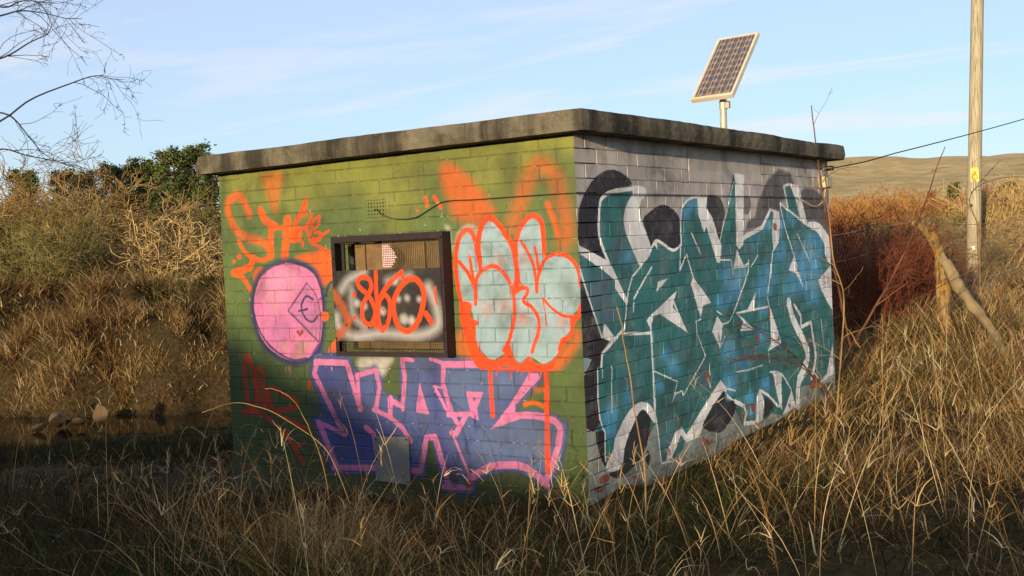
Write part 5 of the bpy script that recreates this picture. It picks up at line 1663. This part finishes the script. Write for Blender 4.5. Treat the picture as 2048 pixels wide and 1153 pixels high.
fast_mesh('branches', np.concatenate(VS), np.concatenate(FS), M_DARKTW, None, tree)

# ------------------------------------------------------------------ solar panel on the roof
sp = empty('solar_panel', (-0.55, 3.18, 2.0))
tag(sp, 'small tilted solar panel on a short post above the hut roof', 'solar panel')
M_ALU = simple_mat('weathered_aluminium', srgb(196, 184, 152), srgb(222, 212, 184), 12, 0.5, 0.5, 0.06, 0.002, 0.25)
M_GALV = simple_mat('galvanised_post', srgb(160, 150, 128), srgb(190, 180, 156), 15, 0.5, 0.5, 0.1, 0.002, 0.3)
TLc, TRc, BRc, BLc = (np.array(v) for v in ((-0.742, 3.574, 2.901), (-0.406, 3.559, 2.907), (-0.412, 3.040, 2.398), (-0.747, 3.056, 2.393)))
ex = (TRc-TLc+BRc-BLc)/2; pw = np.linalg.norm(ex); ex /= pw
ey = (TLc-BLc+TRc-BRc)/2; ey -= ex*(ey@ex); ph = np.linalg.norm(ey); ey /= ph
en = np.cross(ex, ey)
cen = (TLc+TRc+BRc+BLc)/4 - np.array([-0.55, 3.18, 2.0])
MP = Matrix([[ex[i], ey[i], en[i], cen[i]] for i in range(3)] + [[0, 0, 0, 1]])
fw_, th = 0.016, 0.034
f = MB()
hw, hh = pw/2, ph/2
f.box(-hw, hw, -hh, -hh+fw_*1.5, -th, 0, MP).box(-hw, hw, hh-fw_, hh, -th, 0, MP)
f.box(-hw, -hw+fw_, -hh+fw_*1.5, hh-fw_, -th, 0, MP).box(hw-fw_, hw, -hh+fw_*1.5, hh-fw_, -th, 0, MP)
fo = f.build('frame', M_ALU, sp)
M_BACKSH = simple_mat('white_backsheet', srgb(150, 140, 120), srgb(176, 164, 142), 20, 0.5)
bk = MB().box(-hw+fw_, hw-fw_, -hh+fw_*1.5, hh-fw_, -0.014, -0.0055, MP).build('backsheet', M_BACKSH, sp)
def cell_mat():
    m, nt, b = newmat('silicon_cell', 0.22, 0.5)
    tc = N(nt, 'ShaderNodeTexCoord')
    oi = N(nt, 'ShaderNodeObjectInfo')
    n = noise_node(nt, tc.outputs['Object'], 34, 4, 0.7)
    r = ramp(nt, n.outputs['Fac'], [(0.35, srgb(34, 34, 58)), (0.6, srgb(58, 60, 92)), (0.75, srgb(96, 88, 84))])
    c = mixc(nt, math_(nt, 'MULTIPLY', oi.outputs['Random'], 0.5), r.outputs[0], srgb(84, 66, 62))
    n2 = noise_node(nt, tc.outputs['Object'], 7, 3, 0.6)
    dd = ramp(nt, n2.outputs['Fac'], [(0.50, (0.08, 0.08, 0.08)), (0.66, (0.75, 0.75, 0.75))])
    c = mixc(nt, dd.outputs[0], c, srgb(150, 128, 88))
    nt.links.new(c, b.inputs['Base Color'])
    return m
M_CELL = cell_mat()
ncx, ncy = 4, 9
ax0, ax1, ay0, ay1 = -hw+fw_+0.006, hw-fw_-0.006, -hh+fw_*1.5+0.006, hh-fw_-0.006
sxc, syc = (ax1-ax0)/ncx, (ay1-ay0)/ncy
cm = MB().box(-sxc*0.47, sxc*0.47, -syc*0.465, syc*0.465, -0.0045, 0.0, None)
cme = None
for i in range(ncx):
    for j in range(ncy):
        if cme is None:
            o = cm.build('cell', M_CELL, bk); cme = o.data
        else:
            o = bpy.data.objects.new('cell', cme); link(o, bk)
        o.matrix_local = MP @ Matrix.Translation((ax0+(i+0.5)*sxc, ay0+(j+0.5)*syc, -0.001))
bars = MB()
for i in range(ncx):
    for k in (-0.2, 0.2):
        x = ax0+(i+0.5+k)*sxc
        bars.box(x-0.0012, x+0.0012, ay0, ay1, -0.0012, -0.0004, MP)
bars.build('busbar', M_ALU, bk)
pz = cen[2]
MB().tube([(-0.003, 0.0, 0.0), (-0.002, 0.0, 0.20), (0, 0.005, 0.40), (0, 0.01, 0.47)], 0.0255, 14).build('post', M_GALV, sp, True)
cl_ = MB().tube([(0, 0.004, 0.315), (0, 0.005, 0.372)], 0.031, 12)
cl_.box(0.02, 0.05, -0.012, 0.02, 0.318, 0.368)
cl_.build('clamp', M_GALV, sp)
MB().box(-0.06, 0.06, -0.2, 0.2, -th-0.028, -th-0.001, MP).build('bracket', M_GALV, sp)
MB().box(-0.07, 0.07, -0.07, 0.07, -0.005, 0.012).build('base_plate', M_GALV, sp)

# ------------------------------------------------------------------ utility pole with warning sign
pb, pt_ = np.array([-2.495, 19.75, -0.1]), np.array([-2.20, 20.36, 9.2])
pole = empty('utility_pole', tuple(pb))
tag(pole, 'pale wooden utility pole with a small yellow warning sign', 'utility pole')
def pole_mat():
    m, nt, b = newmat('weathered_pole_wood', 0.85, 0.2)
    tc = N(nt, 'ShaderNodeTexCoord')
    mp = N(nt, 'ShaderNodeMapping'); mp.inputs['Scale'].default_value = (14, 14, 0.35); nt.links.new(tc.outputs['Object'], mp.inputs[0])
    n = noise_node(nt, mp.outputs[0], 3, 6, 0.65)
    r = ramp(nt, n.outputs['Fac'], [(0.32, srgb(84, 74, 56)), (0.42, srgb(140, 130, 104)), (0.55, srgb(164, 154, 126)), (0.72, srgb(182, 174, 148))])
    nt.links.new(r.outputs[0], b.inputs['Base Color']); bump(nt, b, n.outputs['Fac'], 0.4, 0.02)
    return m
d_ = pt_-pb
MB().tube([(0, 0, -0.2), tuple(d_*0.25), tuple(d_*0.6), tuple(d_)], [0.140, 0.132, 0.120, 0.105], 16).build('pole', pole_mat(), pole, True)
# sign faces the camera side of the pole
sgd = np.array([CAM[0]-pb[0], CAM[1]-pb[1], 0]); sgd /= np.linalg.norm(sgd)
sgr = np.array([-sgd[1], sgd[0], 0])
if sgr@np.array([_r[0], _r[1], 0]) < 0: sgr = -sgr
def on_pole(z): return d_*(z/d_[2])
zs = 2.45
MS = Matrix([[sgr[i], 0, sgd[i], (on_pole(zs)+sgd*0.131)[i]] for i in range(2)] + [[0, 1, 0, zs]] + [[0, 0, 0, 1]])
M_YEL = simple_mat('warning_yellow', srgb(232, 178, 10), srgb(246, 198, 24), 9, 0.5, 0.4, 0)
M_BLK = simple_mat('sign_black', srgb(22, 20, 18), srgb(34, 30, 26), 9, 0.6, 0.3, 0)
s_ = MB().box(-0.072, 0.072, -0.135, 0.135, -0.004, 0.004, MS).build('warning_sign', M_YEL, pole)
tri = MB()
for (a, b2) in (((-0.055, -0.065), (0.055, -0.065)), ((0.055, -0.065), (0, 0.075)), ((0, 0.075), (-0.055, -0.065))):
    dx, dy = b2[0]-a[0], b2[1]-a[1]; L = math.hypot(dx, dy); nx_, ny_ = -dy/L*0.006, dx/L*0.006
    n0 = len(tri.v)
    for zc_ in (0.0045, 0.007):
        tri.v += [tuple(MS @ Vector((a[0]+s1*nx_, a[1]+s1*ny_, zc_))) if e == 0 else tuple(MS @ Vector((b2[0]+s1*nx_, b2[1]+s1*ny_, zc_))) for e, s1 in ((0, -1), (1, -1), (1, 1), (0, 1))]
    tri.f += [(n0+4, n0+5, n0+6, n0+7), (n0, n0+1, n0+5, n0+4), (n0+2, n0+3, n0+7, n0+6)]
bolt = [(0.006, 0.045), (-0.016, -0.005), (0.000, -0.002), (-0.008, -0.048), (0.018, 0.010), (0.002, 0.008)]
n0 = len(tri.v); tri.v += [tuple(MS @ Vector((a, b2, 0.006))) for a, b2 in bolt]; tri.f += [(n0, n0+1, n0+2, n0+5), (n0+2, n0+3, n0+4, n0+5)]
for q in range(3):
    tri.box(-0.05, 0.05-0.012*q, -0.092-0.014*q, -0.086-0.014*q, 0.0045, 0.006, MS)
tri.build('danger_symbol', M_BLK, s_)
zt_ = 1.02
MT = Matrix([[sgr[i], 0, sgd[i], (on_pole(zt_)+sgd*0.137)[i]] for i in range(2)] + [[0, 1, 0, zt_]] + [[0, 0, 0, 1]])
MB().box(-0.03, 0.03, -0.03, 0.03, -0.004, 0.004, MT).build('number_tag', M_ALU, pole)
zt_ = 1.85
MT = Matrix([[sgr[i], 0, sgd[i], (on_pole(zt_)+sgd*0.135)[i]] for i in range(2)] + [[0, 1, 0, zt_]] + [[0, 0, 0, 1]])
MB().box(-0.09, -0.03, -0.03, 0.03, -0.004, 0.012, MT).build('bracket', M_BLK, pole)

# overhead wire from the hut to a pole out of the picture
w0 = np.array([0.05, 3.82, 1.853]); w1 = cam_pt(2420, 104, 21)
pts = [w0+(w1-w0)*t+np.array([0, 0, -0.12*4*t*(1-t)]) for t in np.linspace(0, 1, 26)]
pts[1] = pts[1]+[0.0, 0.0, -0.01]
ow = MB().tube(pts, 0.0052, 5).build('overhead_wire', M_CABLE)
tag(ow, 'black overhead wire sagging from the hut corner to the upper right', 'wire')

# ------------------------------------------------------------------ broken lichen-covered trunk
def lichen_mat():
    m, nt, b = newmat('lichened_dead_bark', 0.9, 0.15)
    tc = N(nt, 'ShaderNodeTexCoord')
    mpb = N(nt, 'ShaderNodeMapping'); mpb.inputs['Scale'].default_value = (3, 3, 0.6); nt.links.new(tc.outputs['Object'], mpb.inputs[0])
    n = noise_node(nt, mpb.outputs[0], 9, 8, 0.72)
    r = ramp(nt, n.outputs['Fac'], [(0.36, srgb(52, 40, 26)), (0.48, srgb(122, 98, 62)), (0.66, srgb(158, 134, 92))])
    n2 = noise_node(nt, tc.outputs['Object'], 4.5, 8, 0.75)
    k = ramp(nt, n2.outputs['Fac'], [(0.50, (0, 0, 0)), (0.66, (0.75, 0.75, 0.75))])
    c = mixc(nt, k.outputs[0], r.outputs[0], srgb(196, 140, 36))
    nt.links.new(c, b.inputs['Base Color']); bump(nt, b, n.outputs['Fac'], 0.9, 0.03)
    return m
M_LICH = lichen_mat()
def trunk_pts(lst, dep):
    return catmull([cam_pt(a, b2, dd) for (a, b2), dd in zip(lst, dep)], 5)
dt_base = cam_pt(1892, 660, 11.6)
dt = empty('broken_tree', (float(dt_base[0]), float(dt_base[1]), float(height(dt_base[0], dt_base[1]))))
tag(dt, 'broken dead trunk with orange lichen, bent over at the top', 'tree')
off = -np.array(dt.location)
p1 = trunk_pts([(1893, 680), (1888, 620), (1884, 560), (1876, 505), (1858, 468), (1826, 446)], [11.6]*4+[11.5, 11.4])+off
def knotty(pts, rads, sides, seed, amp):
    m_ = MB().tube(pts, rads, sides)
    for i_, v_ in enumerate(m_.v):
        c_ = np.array(pts[i_//sides]); d0_ = np.array(v_)-c_
        m_.v[i_] = tuple(c_+d0_*(1+amp*(noise2(v_[2]*9+seed, (i_ % sides)*1.7+seed)-0.5)+amp*0.8*(noise2(v_[2]*26+seed, (i_ % sides)*0.9)-0.5)))
    return m_
p1 = catmull(p1, 3)
MB_t = knotty(p1, np.interp(np.linspace(0, 1, len(p1)), [0, 0.5, 0.75, 1], [0.070, 0.056, 0.048, 0.028]), 12, 3, 0.5)
for (k_, dx_, dz_) in ((30, 0.10, 0.05), (48, -0.08, 0.09), (60, 0.07, 0.10)):
    MB_t.tube([p1[k_], p1[k_]+np.array([dx_*0.6, -0.04, dz_*0.6]), p1[k_]+np.array([dx_, -0.07, dz_])], [0.022, 0.014, 0.006], 6)
MB_t.build('trunk', M_LICH, dt, True)
lg_b = cam_pt(2005, 690, 10.7)
fl_ = empty('fallen_limb', (float(lg_b[0]), float(lg_b[1]), float(height(lg_b[0], lg_b[1]))))
tag(fl_, 'grey broken limb leaning from the lichen trunk down into the grass', 'branch')
off = -np.array(fl_.location)
p2 = trunk_pts([(1890, 524), (1912, 565), (1945, 612), (1978, 655), (2012, 712)], [11.4, 11.3, 11.1, 10.9, 10.5])+off
M_GREYW = simple_mat('grey_dead_wood', srgb(96, 84, 60), srgb(140, 122, 88), 6, 0.9, 0.2, 0.6, 0.02)
p2 = catmull(p2, 3)
knotty(p2, np.interp(np.linspace(0, 1, len(p2)), [0, 0.3, 1], [0.046, 0.058, 0.036]), 11, 8, 0.55).build('limb', M_GREYW, fl_, True)
MB().tube([p2[0]+[0.0, 0, -0.02], p2[0]+[-0.05, 0.02, 0.12]], [0.05, 0.012], 6).build('snapped_end', M_GREYW, fl_)

# ------------------------------------------------------------------ tall brambles and saplings at the right
M_BRAM = twig_mat('bramble_stem', srgb(70, 40, 32), srgb(92, 58, 42), srgb(116, 82, 58), 3)
M_SAPL = twig_mat('sapling_stem', srgb(112, 88, 54), srgb(140, 114, 72), srgb(160, 136, 92), 3)
def stem_thing(name, px_pts, deps, r0, r1, mat, label, side=0, seed=1, cat='stem', grp=None):
    pts = catmull([cam_pt(a, b2, d2) for (a, b2), d2 in zip(px_pts, deps)], 6)
    b = pts[0]; e = empty(name, (float(b[0]), float(b[1]), float(b[2])))
    tag(e, label, cat, grp)
    P = (pts-b)[None]; t = np.linspace(0, 1, 24); s = np.linspace(0, 1, len(pts))
    P = np.stack([np.interp(t, s, (pts-b)[:, c]) for c in range(3)], 1)[None]
    gg = np.random.default_rng(seed)
    P = P + np.cumsum(gg.normal(0, 0.0022, P.shape), 1)
    Rr = np.linspace(r0, r1, 24)[None]
    V, F = tubes_np(P, Rr, 6)
    fast_mesh('stem', V, F, mat, None, e, True)
    if side:
        c1, rr1 = grow(P, Rr, side, 0.34, 0.8, 0.12, 0.05, 0.6, gg, 7, 0.15, 0.95); rr1 = np.maximum(rr1, 0.0016)
        V, F = tubes_np(c1, rr1, 4); VS = [V]; FS = [F]
        c2, rr2 = grow(c1, rr1, 2, 0.10, 0.8, 0.15, 0.0, 0.7, gg, 5); rr2 = np.maximum(rr2, 0.0013)
        V2, F2_ = tubes_np(c2, rr2, 3); VS.append(V2); FS.append(F2_+len(V))
        fast_mesh('side_twigs', np.concatenate(VS), np.concatenate(FS), mat, None, e)['kind'] = 'stuff'
    return e
gb = 'tall bare stems beside the hut'
stem_thing('bramble_stem', [(1700, 690), (1690, 640), (1668, 520), (1645, 380), (1633, 290), (1624, 210)], [8.8]*6, 0.010, 0.0035, M_BRAM, 'thin dark stem rising past the roof at the hut corner', 5, 1, grp=gb)
stem_thing('sapling', [(1655, 1010), (1672, 880), (1680, 760), (1690, 650), (1688, 580), (1672, 530), (1662, 440), (1650, 390)], [7.2, 7.4, 7.7, 8.0, 8.2, 8.4, 8.5, 8.6], 0.0068, 0.003, M_SAPL, 'pale straight sapling standing in the grass at the hut corner', 9, 2, grp=gb)
stem_thing('bramble_stem', [(1708, 690), (1745, 620), (1790, 540), (1835, 450), (1868, 360), (1893, 293)], [8.4, 8.6, 9, 9.2, 9.4, 9.6], 0.010, 0.0035, M_BRAM, 'long red stem slanting up to the right over the thicket', 5, 3, grp=gb)
stem_thing('bramble_stem', [(2050, 760), (2035, 690), (1998, 585), (1962, 470), (1938, 392), (1985, 357), (2060, 352)], [8.5]*7, 0.005, 0.0025, M_BRAM, 'thin bramble arching across the utility pole', 6, 4, grp=gb)
stem_thing('bramble_stem', [(1640, 780), (1600, 720), (1540, 670), (1480, 640), (1440, 622)], [7.9, 7.8, 7.75, 7.7, 7.65], 0.006, 0.0022, M_BRAM, 'thin twig reaching left across the teal graffiti', 9, 5, grp=gb)
stem_thing('bramble_stem', [(1665, 830), (1640, 770), (1600, 735), (1540, 715), (1470, 722)], [7.7, 7.65, 7.6, 7.6, 7.55], 0.006, 0.0022, M_BRAM, 'lower twig drooping before the lower right of the graffiti', 9, 6, grp=gb)
stem_thing('sapling', [(1720, 800), (1745, 700), (1790, 640), (1850, 590), (1985, 520)], [9.0, 9.2, 9.4, 9.6, 10], 0.007, 0.0025, M_BRAM, 'dark twig crossing low in front of the broken trunk', 6, 7, grp=gb)
stem_thing('grass_stalk', [(1298, 1080), (1290, 940), (1275, 840), (1258, 720), (1248, 660), (1235, 615)], [5.45, 5.5, 5.55, 5.6, 5.62, 5.65], 0.0042, 0.003, M_SAPL, 'tall single straw stalk before the dark corner of the side wall', 0, 8)
stem_thing('grass_stalk', [(355, 1120), (310, 1060), (265, 1020), (225, 988)], [5.0]*4, 0.0026, 0.0018, M_SAPL, 'bent pale stalk with folded leaves in the lower left shade', 5, 9)
stem_thing('grass_stalk', [(660, 1000), (640, 900), (600, 810), (560, 775), (535, 765)], [5.2]*5, 0.0019, 0.0014, M_SAPL, 'curved straw stalk before the purple lettering', 0, 10)
stem_thing('grass_stalk', [(700, 1010), (650, 900), (560, 830), (480, 805), (405, 825)], [5.0]*5, 0.0019, 0.0014, M_SAPL, 'long arched stalk drooping left across the red tag', 0, 11)

# ------------------------------------------------------------------ fence behind the thicket
M_RWIRE = simple_mat('pale_fence_wire', srgb(150, 120, 92), srgb(188, 158, 128), 20, 0.5, 0.4, 0, 0.002, 0.3)
fn = empty('wire_fence', tuple(float(q) for q in from_dl(13.2, tx(1700)*13.2)) + (0.2,))
tag(fn, 'chain-link fence with pale top wire beside the russet thicket', 'fence')
fo_ = np.array(fn.location)
fpts = [(1640, 11.8), (1740, 13.0), (1850, 15.0), (1960, 18.5), (2060, 22.0)]
fb_ = []
for p, dep in fpts:
    x, y = from_dl(dep, tx(p)*dep); fb_.append(np.array([float(x), float(y), float(height(x, y))])-fo_)
for b_ in fb_:
    MB().tube([b_+[0, 0, -0.2], b_+[0, 0, 0.62], b_+[0, 0, 1.22]], 0.022, 7).build('post', M_GREYW, fn)
for zz_ in (1.17, 0.9, 0.35):
    pts = []
    for a, b2 in zip(fb_[:-1], fb_[1:]):
        for t in np.linspace(0, 1, 6, endpoint=False): pts.append(a+(b2-a)*t+np.array([0, 0, zz_-0.02*4*t*(1-t)]))
    MB().tube(pts, 0.0045 if zz_ > 1.1 else 0.003, 4).build('strand', M_RWIRE, fn)
m = MB()
for a, b2 in zip(fb_[:-1], fb_[1:]):
    L = np.linalg.norm((b2-a)[:2]); n_ = int(L/0.09)
    for i in range(-12, n_):
        for sgn in (1, -1):
            t0_, t1_ = (i, i+12) if sgn > 0 else (i+12, i)
            za, zb = 0.05, 1.13
            ta, tb_ = t0_/n_, t1_/n_
            # clip to the bay
            lo_, hi_ = 0.0, 1.0
            dt_ = tb_-ta
            k0 = (0-ta)/dt_; k1 = (1-ta)/dt_
            lo_ = max(0, min(k0, k1)); hi_ = min(1, max(k0, k1))
            if hi_-lo_ < 0.03: continue
            q0 = a+(b2-a)*(ta+dt_*lo_)+np.array([0, 0, za+(zb-za)*lo_]); q1 = a+(b2-a)*(ta+dt_*hi_)+np.array([0, 0, za+(zb-za)*hi_])
            m.tube([q0, q1], 0.0010, 3, cap=False)
tag(m.build('chain_link', M_RWIRE, fn), kind='stuff')

# ------------------------------------------------------------------ stones at the water
M_STONE = simple_mat('river_stone', srgb(74, 58, 40), srgb(124, 100, 70), 5, 0.85, 0.25, 0.7, 0.03)
def stone(px, py, dep, sx, sy, sz, seed, label):
    bm = bmesh.new(); bmesh.ops.create_icosphere(bm, subdivisions=2, radius=1.0)
    g_ = np.random.default_rng(seed); planes = g_.normal(0, 1, (16, 3)); planes /= np.linalg.norm(planes, axis=1, keepdims=True); ds = g_.uniform(0.55, 0.8, 16)
    for v in bm.verts:
        c = np.array(v.co)
        for p_, d0 in zip(planes, ds):
            k = c@p_-d0
            if k > 0: c = c-p_*k*1.0
        c *= 1+0.06*(noise2(c[0]*3+seed, c[1]*3+c[2]*2)-0.5)
        v.co = (c[0]*sx, c[1]*sy, c[2]*sz)
    me = bpy.data.meshes.new('boulder'); bm.to_mesh(me); bm.free(); me.materials.append(M_STONE)
    o = bpy.data.objects.new('boulder', me); link(o)
    P0 = cam_pt(px, py, dep); o.location = tuple(float(q) for q in P0); o.rotation_euler = (0.1*seed, 0.2, seed)
    tag(o, label, 'stone', 'stones along the water edge')
stone(204, 828, 17.4, 0.17, 0.15, 0.17, 1, 'upright pale stone at the stream edge')
stone(118, 838, 17.4, 0.28, 0.18, 0.15, 2, 'larger slanted stone left of the upright pale one')
stone(160, 842, 17.3, 0.12, 0.12, 0.06, 3, 'low flat stone between the two stream-edge stones')
stone(78, 855, 17.2, 0.12, 0.1, 0.07, 4, 'small brown stone at the left end of the water')
